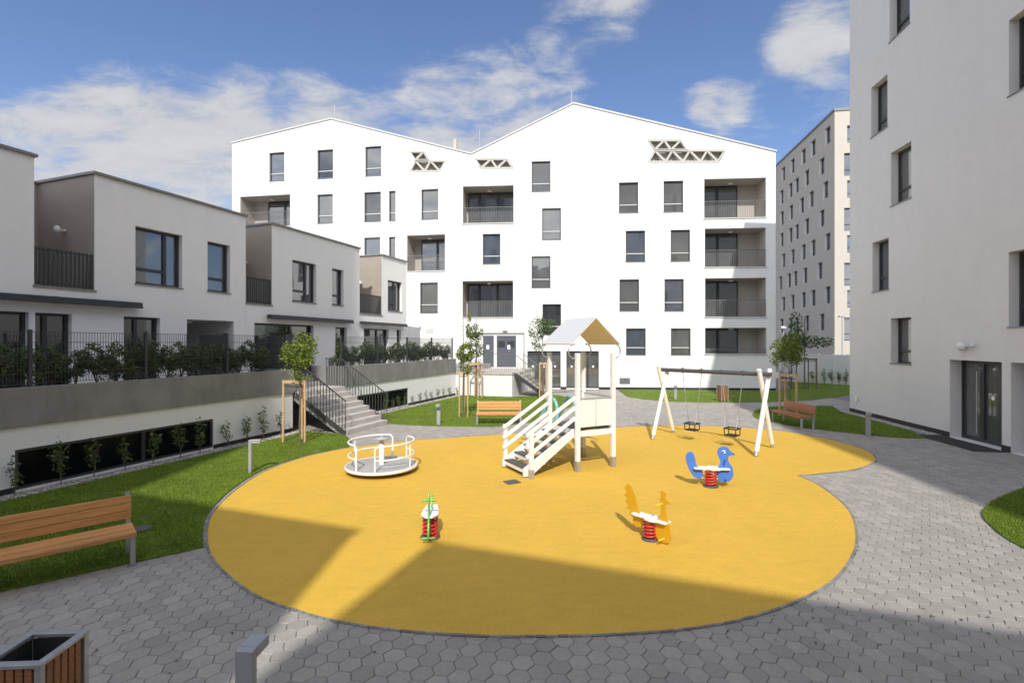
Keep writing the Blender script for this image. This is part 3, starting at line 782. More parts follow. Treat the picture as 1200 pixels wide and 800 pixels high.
for x in (-.03, Wd + .03):
    r = MB(); n = 17
    yb, yt = -run*nr + .05, -.06
    ztop = lambda y: (y + run*nr) / (run*nr) * 1.32 + .12
    for i in range(n):
        y = yb + (yt - yb) * i / (n - 1); r.box(x - .008, x + .008, y - .01, y + .01, max(.0, ztop(y) - .22), ztop(y) + .92)
    r.bar((x, yb - .02, ztop(yb) + .93), (x, yt, ztop(yt) + .93), .035, .03); r.bar((x, yb, max(.04, ztop(yb) - .2)), (x, yt, ztop(yt) - .2), .012, .16)
    r.bar((x, yt, ztop(yt) + .93), (x, .7, ztop(yt) + .95), .035, .03)
    for i in range(6): y = .06 + i * .12; r.box(x - .008, x + .008, y - .01, y + .01, 1.36, ztop(yt) + .94)
    r.build('railing', railm, st)

# ------------------------------------------------------------------ ENTRANCE LANDING
LZ = 1.33
c0 = G(537, 463.2); c1 = G(600, 465.2)
la = (c1 - c0); la.z = 0; Ll = la.length; la.normalize()
FL = Frame(c0, la)
en = thing('entrance_landing', 'white raised entrance landing with grey railing before the service doors', 'landing', c0, FL.rot)
mb = MB(); mb.box(-.45, Ll, 0.02, 6.0, -.05, LZ - .12); mb.build('base', plaster, en)
MB().box(-.3, Ll + .03, -.03, 6.0, LZ - .118, LZ).build('deck', steps_c, en)
r = MB(); bars(r, -.2, Ll, .03, LZ - .06, LZ + 1.0, .105); r.build('railing', railg, en)
sw = thing('outdoor_stairs', 'narrow concrete stairs with thin handrails down from the entrance landing', 'stairs', c0, FL.rot)
n = 8; rs = LZ / n; rn = .22; s = MB(); X0 = Ll + .04
for k in range(n):
    x = X0 + rn * k; zz = LZ - rs * (k + 1) ; s.box(x, x + rn + .02, .5, 2.2, max(0.01, zz + rs - .16) - rs*.0, zz + rs - .002)
s.build('steps', steps_c, sw)
for y in (.46, 2.24): MB().bar((X0, y, LZ - .12), (X0 + rn*n, y, .02), .03, .2).build('stringer', railm, sw)
for y in (.46, 2.24):
    r = MB(); m = 12
    for i in range(m + 1):
        x = X0 + rn*n*i/m; z = LZ - LZ*i/m; r.box(x - .007, x + .007, y - .007, y + .007, z, z + .98)
    r.bar((X0, y, LZ + .98), (X0 + rn*n, y, .98), .035, .035); r.bar((X0, y, LZ + .55), (X0 + rn*n, y, .55), .02, .02)
    r.build('railing', railg, sw)
# pipe portal
pa = FR.px(552, 391)[0]; pb, pz = FR.px(614.2, 390.3)
pp = MB(Matrix.Translation(V0) @ Matrix.Rotation(FR.rot, 4, 'Z'))
pp.tube([(pa, -.08, LZ), (pa, -.08, pz), (pb, -.08, pz), (pb, -.08, .1)], .035, 8)
tag(pp.build('drain_pipe', railg), 'grey pipe framing the service doors on the white facade', 'pipe')

# ------------------------------------------------------------------ GROUND
def smooth_loop(pts, n=8):
    out = []; m = len(pts)
    for i in range(m):
        p0, p1, p2, p3 = pts[i-1], pts[i], pts[(i+1) % m], pts[(i+2) % m]
        for k in range(n):
            t = k / n
            out.append(.5*((2*p1) + (p2-p0)*t + (2*p0-5*p1+4*p2-p3)*t*t + (3*p1-p0-3*p2+p3)*t**3))
    return out
def open_curve(pts, n=6):
    ext = [pts[0]*2-pts[1]] + pts + [pts[-1]*2-pts[-2]]; out = []
    for i in range(1, len(ext)-2):
        p0, p1, p2, p3 = ext[i-1:i+3]
        for k in range(n):
            t = k/n; out.append(.5*((2*p1) + (p2-p0)*t + (2*p0-5*p1+4*p2-p3)*t*t + (3*p1-p0-3*p2+p3)*t**3))
    return out + [pts[-1]]
def ccw(p): return p if sum(a.x*b.y-b.x*a.y for a, b in zip(p, p[1:]+p[:1])) > 0 else p[::-1]
def flat(name, pts, z, m, skirt=.0):
    pts = ccw(pts); mb = MB(); bm = bmesh.new()
    vs = [bm.verts.new((p.x, p.y, z)) for p in pts]
    es = [bm.edges.new((vs[i], vs[(i+1) % len(vs)])) for i in range(len(vs))]
    bmesh.ops.triangle_fill(bm, use_beauty=True, edges=es, normal=(0,0,1)); bm.verts.index_update(); bm.normal_update()
    mb.add([v.co.copy() for v in bm.verts], [[v.index for v in (f.verts if f.normal.z > 0 else reversed(f.verts))] for f in bm.faces]); bm.free()
    n = len(pts)
    if skirt:
        mb.add([(p.x, p.y, z) for p in pts] + [(p.x, p.y, z - skirt) for p in pts], [(i, n+i, n+(i+1) % n, (i+1) % n) for i in range(n)])
    return mb.build(name, m)
g = MB(); g.quad((-600,-600,-.03),(600,-600,-.03),(600,1200,-.03),(-600,1200,-.03)); struct(g.build('ground', asph))
struct(flat('paving_bed', [Vector((-16,-14,0)), Vector((30,-14,0)), Vector((30,50,0)), Vector((-16,50,0))], -.008, joint_m))

yl = [(243.5,622),(246,645),(262,668),(300,697),(350,715.5),(400,728.5),(470,738.5),(560,744.5),(640,745),(720,743),(800,737),(870,725),(930,705),(975,680),(998,650),(1002.5,625),(995,600),(975,580),(952,565),(934,557.5)]
yl2 = [(934,557.5),(960,555.3),(1000,550.5),(1020,543.5),(1025.5,537),(1014,527.5),(980,517),(940,509),(900,503.3),(850,500.3),(800,498.8),(750,499.5),(700,502.5),(640,506),(580,509.5),(530,513),(486,516),(442,520.6),(405,525.6),(380,530.5),(350,538),(310,553),(275,576),(250,602)]
A = open_curve([G(*p) for p in yl]); B = open_curve([G(*p) for p in yl2] + [G(*yl[0])])
yel = A + B[1:-1]
RUB = .012
struct(flat('rubber_surface', yel, RUB, rubber_m, .03))
# kerb band of small stones round the rubber
kb = MB(); yc = ccw(yel); cnt = sum(yc, Vector((0,0,0))) / len(yc)
acc = []
for i in range(len(yc)):
    a, b = yc[i], yc[(i+1) % len(yc)]; L = (b-a).length; k = max(1, int(L/.24))
    for j in range(k): acc.append(a.lerp(b, j/k))
for i in range(len(acc)):
    a, b = acc[i], acc[(i+1) % len(acc)]; d = (b-a)
    if d.length < .02: continue
    d.normalize(); nrm = Vector((d.y, -d.x, 0)); a2, b2 = a + d*.006, b - d*.006
    i0, o0 = .002, .034
    q = [a2+nrm*i0, b2+nrm*i0, b2+nrm*o0, a2+nrm*o0]
    kb.add([(p.x,p.y,-.01) for p in q]+[(p.x,p.y,.0185 + rnd.uniform(-.002,.002)) for p in q], [(4,7,6,5),(0,1,5,4),(1,2,6,5),(2,3,7,6),(3,0,4,7)])
struct(kb.build('kerb', kerb_m))

# hexagonal pavers
hx = MB(); s = .115; gap = .0045; rot = R(-10); cr, sr = math.cos(rot), math.sin(rot)
ring = [(math.cos(k*math.pi/3), math.sin(k*math.pi/3)) for k in range(6)]
yin = [cnt + (p-cnt)*.94 for p in yc]
hv, hf = [], []
for i in range(-190, 190):
    for j in range(-190, 260):
        x = i*1.5*s; y = (j + .5*(i & 1))*math.sqrt(3)*s
        X, Y = cr*x - sr*y, sr*x + cr*y + 6
        if Y < 2.2 or Y > 31 or X < -1.12*Y - 1.5 or X > 1.12*Y + 1 or X < -11 or X > 17: continue
        if Y > 22 and X < -2.5: continue
        if inside(Vector((X, Y, 0)), yin): continue
        o = len(hv); dz = rnd.uniform(-.0022, .0022); tx, ty = rnd.uniform(-.008, .008), rnd.uniform(-.008, .008)
        R1, R0 = s - gap*.7, s - gap*.7 - .006
        for (rr_, z) in ((R0, 0), (R1, -.006), (R1, -.02)):
            for a, b in ring:
                px_, py_ = cr*a*rr_ - sr*b*rr_, sr*a*rr_ + cr*b*rr_
                hv.append((X+px_, Y+py_, .003 + z + dz + px_*tx + py_*ty))
        hf.append(list(range(o, o+6)))
        for r_ in (0, 1):
            for k in range(6): hf.append([o+r_*6+k, o+r_*6+6+k, o+r_*6+6+(k+1) % 6, o+r_*6+(k+1) % 6])
me = bpy.data.meshes.new('hexagonal_paving'); me.from_pydata(hv, [], hf); me.materials.append(paver_m)
ho = bpy.data.objects.new('hexagonal_paving', me); C.objects.link(ho); struct(ho)

# lawns
def off(F, u, w): p = F.o + F.a*u - F.d*w; return Vector((p.x, p.y, 0))
GW = .5   # gravel strip width
offset_out = [p + (p-cnt).normalized()*.075 for p in yc]
# part of the kerb line that borders the left lawn
edge = [p for p in open_curve([G(x, y) for x, y in [(410,524.4),(380,529.8),(350,537.2),(309,552),(273.5,575),(248.5,601),(242,622),(243,641)]])]
edge = [p + (p-cnt).normalized()*.048 for p in edge]
lawn1 = [off(FW, U0+1, GW), off(FW, uS0 + .05, GW), off(FW, uS0 + .08, 2.0), G(402, 509.2), G(412, 517)] + edge + [G(180,654.5), G(120,667.5), G(60,680.5), G(0,694), G(-120,722), G(-260,760)]
LZL = .028
struct(flat('lawn', lawn1, LZL, soil_m, .06))
lawn2 = [off(FW, uS1 + .1, GW), off(FW, uEnd - .05, GW), c0 + Vector((.1,-.12,0)), c1 + Vector((.05,-.12,0)), c1 + Vector((2.6,.9,0)), G(676,469), G(668,477), G(640,487), G(620,495.5), G(580,500), G(540,500), G(500,499), G(470,497.6), G(453.5,496.5), off(FW, uS1 + .1, 2.0)]
struct(flat('lawn', lawn2, LZL, soil_m, .06))
fr = lambda x, o=-.35: V0 + FR.a*FR.u(x) + FR.d*o
lawn3 = [fr(723), fr(909, -.25), fr(909, 0) + Vector((.25,.2,0)), G(930,455), G(918,447.4), G(955,448.6), G(1010,452.5), G(1010,460), G(994,462.3), G(978,465.6), G(950,469), G(915,470.8), G(887,471.3), G(853,471.8), G(820,471.6), G(787,470.7), G(753,467.7), G(735,464.8)]
struct(flat('lawn', lawn3, LZL, soil_m, .06))
l4 = [G(*p) for p in [(881.8,485.5),(884,482),(890.5,479.4),(902,477.4),(915,476.4),(953,475.9),(975,476.1)]]
l4 += [off(FB, .35, GW), off(FB, FB.u(1080)+.2, GW)]
l4 += open_curve([G(*p) for p in [(1085,514),(1040,512),(985,506.3),(937.7,500.6),(915,496.9),(890.5,491.6),(883,488)]])
struct(flat('lawn', l4, LZL, soil_m, .06))
l5 = open_curve([G(*p) for p in [(1290,563),(1240,565),(1200,572.8),(1168,586),(1152,598),(1151,605),(1156,612),(1174,628),(1200,643),(1260,672),(1330,700)]])
struct(flat('lawn', l5, LZL, soil_m, .06))
# gravel strips
def strip(F, ua, ub2, seed, n):
    pts = [off(F, ua, .015), off(F, ub2, .015), off(F, ub2, GW - .003), off(F, ua, GW - .003)]
    struct(flat('gravel_strip', pts, .014, grav_m))
    rr = random.Random(seed); m = MB()
    for _ in range(n):
        u = rr.uniform(ua, ub2); wv = rr.uniform(.05, GW - .03); p = off(F, u, wv); r = rr.uniform(.012, .03)
        a = rr.uniform(0, 6.28); sx, sy = rr.uniform(.8, 1.4), rr.uniform(.6, 1)
        vs = []
        for dx, dy, dz in ((1,0,0),(0,1,0),(-1,0,0),(0,-1,0),(0,0,.7),(.7,.7,.35),(-.7,.7,.35),(-.7,-.7,.35),(.7,-.7,.35)):
            x, y = dx*r*sx, dy*r*sy; vs.append((p.x + x*math.cos(a)-y*math.sin(a), p.y + x*math.sin(a)+y*math.cos(a), .018 + dz*r))
        m.add(vs, [(0,5,8),(0,1,5),(1,6,5),(1,2,6),(2,7,6),(2,3,7),(3,8,7),(3,0,8),(4,5,6),(4,6,7),(4,7,8),(4,8,5)])
    o = m.build('gravel', peb_m); struct(o, 'stuff')
strip(FW, U0 + 1, uS0 - .1, 3, 3000)
strip(FW, uS1 + .2, uEnd - .05, 4, 1500)
strip(FB, .0, ud0 - .3, 5, 1200)
# grass blades
def grass(name, poly, n, hmin, hmax, seed, keep=None, wd=.0045):
    rr = random.Random(seed); poly = ccw(poly)
    x0, x1 = min(p.x for p in poly), max(p.x for p in poly); y0, y1 = min(p.y for p in poly), max(p.y for p in poly)
    vs, fs = [], []; k = 0; tries = 0
    while k < n and tries < n*12:
        tries += 1
        x, y = rr.uniform(x0, x1), rr.uniform(y0, y1)
        if keep and not keep(x, y, rr): continue
        if not inside(Vector((x, y, 0)), poly): continue
        cl = mnoise.noise(Vector((x*1.7, y*1.7, 0)))
        h = rr.uniform(hmin, hmax)*(1 + .35*cl); a = rr.uniform(0, 6.28); w = wd*rr.uniform(.7, 1.4); t = rr.uniform(.1, .8)*h
        b = rr.uniform(0, 6.28); o = len(vs)
        dx, dy = math.cos(a)*w, math.sin(a)*w
        vs += [(x-dx, y-dy, LZL), (x+dx, y+dy, LZL), (x+math.cos(b)*t, y+math.sin(b)*t, LZL+h)]
        fs.append((o, o+1, o+2)); k += 1
    me = bpy.data.meshes.new(name); me.from_pydata(vs, [], fs); me.materials.append(blade_m)
    o = bpy.data.objects.new(name, me); C.objects.link(o); struct(o, 'stuff')
grass('grass', lawn1, 90000, .022, .05, 1, lambda x, y, r: y < 17 and x > -1.2*y - .5 and r.random() < min(1, 7.5/y))
grass('grass', lawn2, 45000, .022, .045, 2, None, .007)
grass('grass', lawn3, 26000, .022, .045, 3, None, .008)
grass('grass', l4, 30000, .022, .045, 4, None, .006)
grass('grass', l5, 26000, .022, .05, 5, lambda x, y, r: x < 12.6)

# ------------------------------------------------------------------ VEGETATION
def leaf_cloud(mb, blobs, n, size, rr, flatness=.6):
    "n small leaf faces spread through a set of ellipsoids (c, rx, ry, rz)"
    wts = [b[1]*b[2]*b[3] for b in blobs]
    for _ in range(n):
        b = rr.choices(blobs, wts)[0]
        while True:
            d = Vector((rr.uniform(-1,1), rr.uniform(-1,1), rr.uniform(-1,1)))
            if .12 < d.length < 1: break
        d *= rr.random()**.12 if d.length < .6 else 1
        p = Vector(b[0]) + Vector((d.x*b[1], d.y*b[2], d.z*b[3]))
        if mnoise.noise(p*3.1 + Vector((b[1]*9, 0, 3))) < -.10: continue
        a = Vector((rr.gauss(0,1), rr.gauss(0,1), rr.gauss(0,.6))).normalized()
        c = a.cross(Vector((rr.gauss(0,1), rr.gauss(0,1), rr.gauss(0,1)))).normalized()
        L = size*rr.uniform(.6, 1.3); W = L*.5
        mb.add([p - a*L*.5, p + c*W*.5 + a*L*.05, p + a*L*.55, p - c*W*.5 + a*L*.05], [(0,1,2,3)])
def branchy(mb, base, top, r0, rr, n, reach, z0):
    pts = [Vector(base)]
    for i in range(1, 6):
        t = i/5; p = Vector(base).lerp(Vector(top), t); pts.append(p + Vector((rr.gauss(0,.012), rr.gauss(0,.012), 0)))
    mb.tube(pts, r0, 8, r0*.35)
    H = top[2]-base[2]
    for k in range(n):
        t = z0 + (1-z0)*(k+.5)/n; p = Vector(base).lerp(Vector(top), t*.97); a = rr.uniform(0, 6.28)
        q = p + Vector((math.cos(a)*reach*rr.uniform(.5,1), math.sin(a)*reach*rr.uniform(.5,1), reach*rr.uniform(.3,.9)))
        mid = p.lerp(q, .5) + Vector((0,0,-.03*reach)); mb.tube([p, mid, q], r0*.3, 5, r0*.08)
def tree(label, loc, h, blobs, n, size, lm, r0=.03, seed=1, nb=12, reach=.4, z0=.6):
    rr = random.Random(seed)
    t = thing('young_tree', label, 'tree', loc, 0, 'young trees staked in the lawns')
    m = MB(); branchy(m, (0,0,0), (0,0,h), r0, rr, nb, reach, z0); m.build('trunk', bark, t)
    m = MB(); leaf_cloud(m, blobs, n, size, rr); m.build('crown', lm, t); return t
def stakes(label, loc, pts, h, cross=True, r=.032, wm=None, rot=0):
    t = thing('tree_stake', label, 'tree stake', loc, rot, 'wooden stakes supporting young trees')
    for p in pts: MB().tube([(p[0], p[1], 0), (p[0]*.97, p[1]*.97, h)], r, 8).build('stake', wm or wood_s, t)
    m = MB(); n = len(pts)
    for i in range(n):
        a, b = pts[i], pts[(i+1) % n]
        if n == 2 and i == 1: break
        m.bar((a[0]*1.04, a[1]*1.04, h - .05 - .002*i), (b[0]*1.04, b[1]*1.04, h - .05 - .002*i), .03, .085)
    m.build('cross_rail', wm or wood_s, t)
    m = MB()
    for p in pts: m.bar((p[0], p[1], h - .17), (0, 0, h - .2), .012, .03)
    m.build('tie_strap', black_r, t)
    return t
# tree 1 beside the left stairs
b1_ = G(351.5, 518.8); sc1 = b1_.y/FPX
tree('bushy yellow green young tree beside the left stairs', b1_, 2.9,
     [((0,0,2.75), .55, .5, .5), ((-.25,0,2.45), .38, .4, .38), ((.15,-.1,2.25), .33, .35, .4), ((-.05,0,1.95), .22, .22, .3), ((.2,0,3.0), .33, .3, .28)], 3500, .078, leaf_y, .028, 11, 16, .45, .6)
e1 = G(331.6, 518.8) - b1_; e2 = G(357.2, 519.2) - b1_
stakes('three pale wooden stakes with cross rails around the tree by the left stairs', b1_, [(e1.x, e1.y), (e2.x, e2.y), (-.12, .42)], 1.85)
# trees on the middle lawn
b2_ = G(543, 489.5)
tree('slim young tree with tall leader left of the middle bench', b2_, 3.9,
     [((.08,0,2.5), .36, .36, .42), ((.1,0,2.05), .26, .26, .35), ((.2,0,3.3), .18, .18, .45), ((.25,0,3.9), .1, .1, .3), ((.55,0,2.0), .1, .1, .25)], 3300, .085, leaf_y, .03, 12, 12, .35, .5)
stakes('slim wooden stakes with cross rails left of the middle bench', b2_, [(-.16,-.02), (.0,.28), (.17,.0)], 1.82, True, .028)
b3_ = G(558, 466.5)
tree('brownish slender tree in front of the entrance landing', b3_, 4.2,
     [((-.1,0,2.9), .5, .5, .6), ((.0,0,3.5), .4, .4, .5), ((.1,0,2.3), .35, .35, .4)], 2200, .1, leaf_m, .04, 13, 14, .5, .45)
stakes('wooden stakes around the tree before the entrance landing', b3_, [(-.42,-.02), (-.1,.42), (.3,.05), (.12,-.3)], 1.9, True, .035)
b4_ = G(636, 469.5)
tree('sparse young tree behind the playhouse roof', b4_, 4.2,
     [((-.35,0,3.5), .45, .5, .7), ((.25,0,3.7), .55, .5, .5), ((-.25,0,2.8), .35, .35, .3), ((-.2,0,4.2), .25, .25, .4)], 2000, .11, leaf_m, .035, 14, 16, .6, .55)
stakes('wooden stakes with one cross rail behind the playhouse', b4_, [(-.16,-.03), (.0,.3), (.18,0)], 1.95, True, .04)
b5_ = G(925.5, 488.5)
tree('rounded young tree behind the reddish bench on the right', b5_, 3.0,
     [((-.15,0,2.7), .6, .55, .5), ((.15,0,2.45), .52, .5, .42), ((-.35,0,2.3), .42, .4, .36), ((.05,0,3.05), .36, .36, .32)], 5200, .085, leaf_y, .026, 15, 14, .45, .62)
e1 = G(913.6, 487.5) - b5_; e2 = G(933.6, 490.6) - b5_
stakes('sturdy wooden stakes around the tree behind the reddish bench', b5_, [(e1.x, e1.y), (e2.x, e2.y), (.1, .5)], 1.72, True, .042)
b6_ = G(943, 455.5)
tree('dark sparse tree near the white boundary wall', b6_, 4.6,
     [((-.5,0,3.2), .8, .7, .7), ((.6,0,3.0), .8, .6, .45), ((1.3,0,3.0), .5, .5, .35), ((-.6,0,4.2), .45, .45, .8), ((-.8,0,3.0), .6, .6, .6)], 3000, .15, leaf_m, .05, 16, 16, .9, .55)
stakes('tall thin dark stakes around the tree near the white boundary wall', b6_, [(-.9,-.1), (-.2,.6), (.3,.1), (.75,-.05), (.5,-.4)], 1.95, True, .035, bark)

# hedge shrubs in the planting bed on the terrace: a few shapes, every shrub its own object
protos = []
for k in range(4):
    rr = random.Random(40+k)
    t = thing('hedge_shrub', 'dark leafy shrub of the hedge planted on top of the terrace wall', 'shrub', (0,0,0), 0, 'hedge shrubs on the terrace wall')
    m = MB()
    for j in range(6):
        a = rr.uniform(0, 6.28); m.tube([(0,0,0), (math.cos(a)*.08, math.sin(a)*.08, .3), (math.cos(a)*.22, math.sin(a)*.2, .65+rr.uniform(-.1,.15))], .012, 5, .004)
    m.build('stem', stem_m, t)
    m = MB(); bl = [((rr.uniform(-.12,.12), rr.uniform(-.1,.1), .24+.155*j), .32-.025*j, .28-.03*j, .25) for j in range(4)]
    leaf_cloud(m, bl, 3000, .07, rr); m.build('foliage', leaf_d if k < 3 else leaf_m, t)
    protos.append(t)
pos = []
u = FW.u(-140)
while u < uS0 - .5: pos.append(u); u += rnd.uniform(.38, .48)
xs_sparse = [FW.u(x) for x in (98, 118, 138)]
u = uS1 + .45
while u < uEnd + .1: pos.append(u); u += rnd.uniform(.38, .48)
gaplo, gaphi = FW.u(124, .6), FW.u(126, .6)
used = set()
for i, u in enumerate(pos):
    k = rnd.randrange(4)
    p = WO + wa*u + FW.d*(.52 + rnd.uniform(-.06,.06)); p.z = TZ + .36
    rz = rnd.uniform(0, 6.28); s_ = rnd.uniform(.82, 1.12)
    if k not in used:
        used.add(k); protos[k].location = p; protos[k].rotation_euler = (0,0,rz); protos[k].scale = (s_, s_, s_)
    else: dup(protos[k], p, rz, None, s_)
# climbers at the wall foot
cp_ = []
for k in range(3):
    rr = random.Random(60+k)
    t = thing('climbing_plant', 'small leafy climber at the foot of the shaded white wall', 'plant', (0,0,0), 0, 'climbers along the shaded wall')
    m = MB()
    for j in range(3):
        a = rr.uniform(0, 6.28); m.tube([(0,0,0), (math.cos(a)*.03, math.sin(a)*.03, .3), (math.cos(a)*.1, math.sin(a)*.1, .62)], .008, 5, .003)
    m.build('stem', stem_m, t)
    m = MB(); leaf_cloud(m, [((rr.uniform(-.05,.05),0,.35), .15,.12,.17), ((rr.uniform(-.1,.1),0,.58), .2,.14,.17), ((0,0,.78), .08,.08,.12)], 200, .07, rr); m.build('foliage', leaf_m, t)
    cp_.append(t)
clx = [(10,583),(65,567.5),(103,560),(140,552.5),(173,545.5),(205,538),(228,533),(261,526),(283,521.5),(303,517.5),(323,513)]
for i, (x, y) in enumerate(clx):
    p = FW.o + FW.a*FW.u(x) - FW.d*.2; p.z = .015; s_ = rnd.uniform(.85, 1.25)
    if i < 3: cp_[i].location = p; cp_[i].scale = (s_,)*3
    else: dup(cp_[i % 3], p, rnd.uniform(0, 6.28), None, s_)
cr_ = None
for i, x in enumerate([447,455,462,469.6,479.4,487.8,495,501.6,508.4,515.5,523.4,531.5]):
    p = FW.o + FW.a*FW.u(x) - FW.d*.22; p.z = .015; s_ = rnd.uniform(.6, .8) * 1.0
    o = dup(cp_[i % 3], p, rnd.uniform(0, 6.28), 'small bright climber at the foot of the sunlit white wall', s_); o['group'] = 'climbers along the sunlit wall'
for i, x in enumerate([917,927,952,966,975,983,991]):
    p = G(x, 448 + i*.6); p.z = LZL
    o = dup(cp_[i % 3], p, rnd.uniform(0, 6.28), 'low dark shrub at the foot of the white boundary wall', 1.2); o['group'] = 'shrubs along the boundary wall'

# ------------------------------------------------------------------ BENCHES
def bench(label, loc, rot, wm, L=1.8):
    "seat front faces -y"
    t = thing('park_bench', label, 'bench', loc, rot, 'slatted park benches')
    s = MB()
    for k in range(3): s.box(-L/2, L/2, -.24 + k*.148, -.24 + k*.148 + .14, .405 + (.0 if k else -.008), .445 + (.0 if k else -.006))
    s.box(-L/2, L/2, -.262, -.242, .375, .435)
    s.build('seat', wm, t, .008)
    b = MB(); 
    for k in range(3):
        z = .55 + k*.105; y = .215 + (z-.44)*.16; b.bar((-L/2, y, z), (L/2, y, z), .028, .098, (0, .16, 1))
    b.build('backrest', wm, t, .006)
    for sx in (-1, 1):
        x = sx*(L/2 - .035); f = MB()
        f.bar((x, -.2, 0), (x, -.2, .40), .055, .055); f.bar((x, .2, 0), (x, .225, .40), .055, .055); f.bar((x, .227, .38), (x, .29, .85), .05, .03, (0,1,0))
        f.bar((x, -.22, .385), (x, .23, .385), .05, .03)
        f.build('leg_frame', galv, t)
    return t
pr = G(159, 663); pr2 = Vector((-4.97, 6.55, 0)); dirb = Vector((.9, .87, 0)).normalized()
L1 = 1.85
c = pr2 - dirb*(L1/2); nrm = Vector((-dirb.y, dirb.x, 0)); c = c + nrm*.24
bench('long wooden bench in the shaded foreground lawn at the left edge', (c.x, c.y, 0.02), math.atan2(dirb.y, dirb.x), wood_t, L1)
c = (G(557.5, 499.7) + G(611, 497.3))/2; a = math.atan2(.12, 1); bench('sunlit wooden bench on the middle lawn near the playhouse', (c.x, c.y + .22, .0), R(1), wood_t, 1.62)
bench('reddish wooden bench seen from its end behind the swing on the right', (10.0, 17.66, .0), R(-88), wood_r, 1.8)

# ------------------------------------------------------------------ BOLLARD LIGHTS
def bollard(label, loc, rot, h=.74, hd=.24):
    t = thing('bollard_light', label, 'bollard light', loc, rot, 'low bollard lights')
    MB().box(-.065, .065, -.03, .03, 0, h).build('post', silver, t, .004)
    MB().box(-.067, .067, .031, hd - .03, h - .075, h + .003).build('lamp_head', silver, t, .004)
    MB().box(-.05, .05, .05, hd - .05, h - .080, h - .0752).build('diffuser', lampglass, t)
    return t
p = G(293.5, 554.7); bollard('silver bollard light on the left lawn at the kerb', (p.x, p.y, .02), R(-75))
p = G(514, 498.3); bollard('slim silver bollard light at the front edge of the middle lawn', (p.x, p.y, .02), R(178))
p = G(1017.5, 510.8); bollard('grey bollard light on the shaded lawn by the right building', (p.x, p.y, .02), R(150))
p = G(791.5, 468.4); bollard('small bollard light on the far lawn behind the swing', (p.x, p.y, .02), R(172))
p = Vector((-1.93, 3.59, 0)); bollard('dark grey bollard light in the immediate foreground', (p.x, p.y, 0), R(-3), .73, .22)

# ------------------------------------------------------------------ LITTER BINS
def litter_bin(label, loc, rot, W=.38, h=.83):
    t = thing('litter_bin', label, 'litter bin', loc, rot, 'square slatted litter bins')
    f = MB(); w = W/2
    for sx in (-1, 1):
        for sy in (-1, 1): f.box(sx*w - .02, sx*w + .02, sy*w - .02, sy*w + .02, 0, h - .012)
    f.build('corner_frame', galv, t, .003)
    r = MB(); k = .045
    r.box(-w-.025, w+.025, -w-.025, -w+k-.02, h-.010, h+.018); r.box(-w-.025, w+.025, w-k+.02, w+.025, h-.010, h+.018)
    r.box(-w-.025, -w+k-.02, -w+k-.019, w-k+.019, h-.010, h+.018); r.box(w-k+.02, w+.025, -w+k-.019, w-k+.019, h-.010, h+.018)
    r.build('rim', galv, t, .004)
    for q in range(4):
        s = MB(Matrix.Rotation(q*math.pi/2, 4, 'Z'))
        for j in range(5):
            x = -w + .035 + j*(W-.07)/5; s.box(x + .006, x + (W-.07)/5 - .006, -w - .012, -w + .012, .08, h - .02)
        s.build('slat_panel', wood_bin, t, .003)
    l = MB(); l.quad((-w+.02,-w+.02,.1),(w-.02,-w+.02,.1),(w-.02,w-.02,.1),(-w+.02,w-.02,.1))
    for q in range(4):
        M = Matrix.Rotation(q*math.pi/2, 4, 'Z'); l.add([M @ Vector(v_) for v_ in ((-w+.02,-w+.016,.1),(w-.02,-w+.016,.1),(w-.02,-w+.016,h-.02),(-w+.02,-w+.016,h-.02))], [(0,1,2,3)])
    l.build('liner', anth, t)
    MB().box(-w+.03, w-.03, -w+.03, .02, h-.12, h-.10).build('ash_tray', anth, t)
    return t
litter_bin('slatted litter bin with grey rim cut off at the bottom left corner', (-3.3, 3.43, 0), R(3), .36)
p = G(848.5, 471.3); litter_bin('small brown slatted litter bin beyond the swing', (p.x, p.y + .18, .0), R(12), .36)

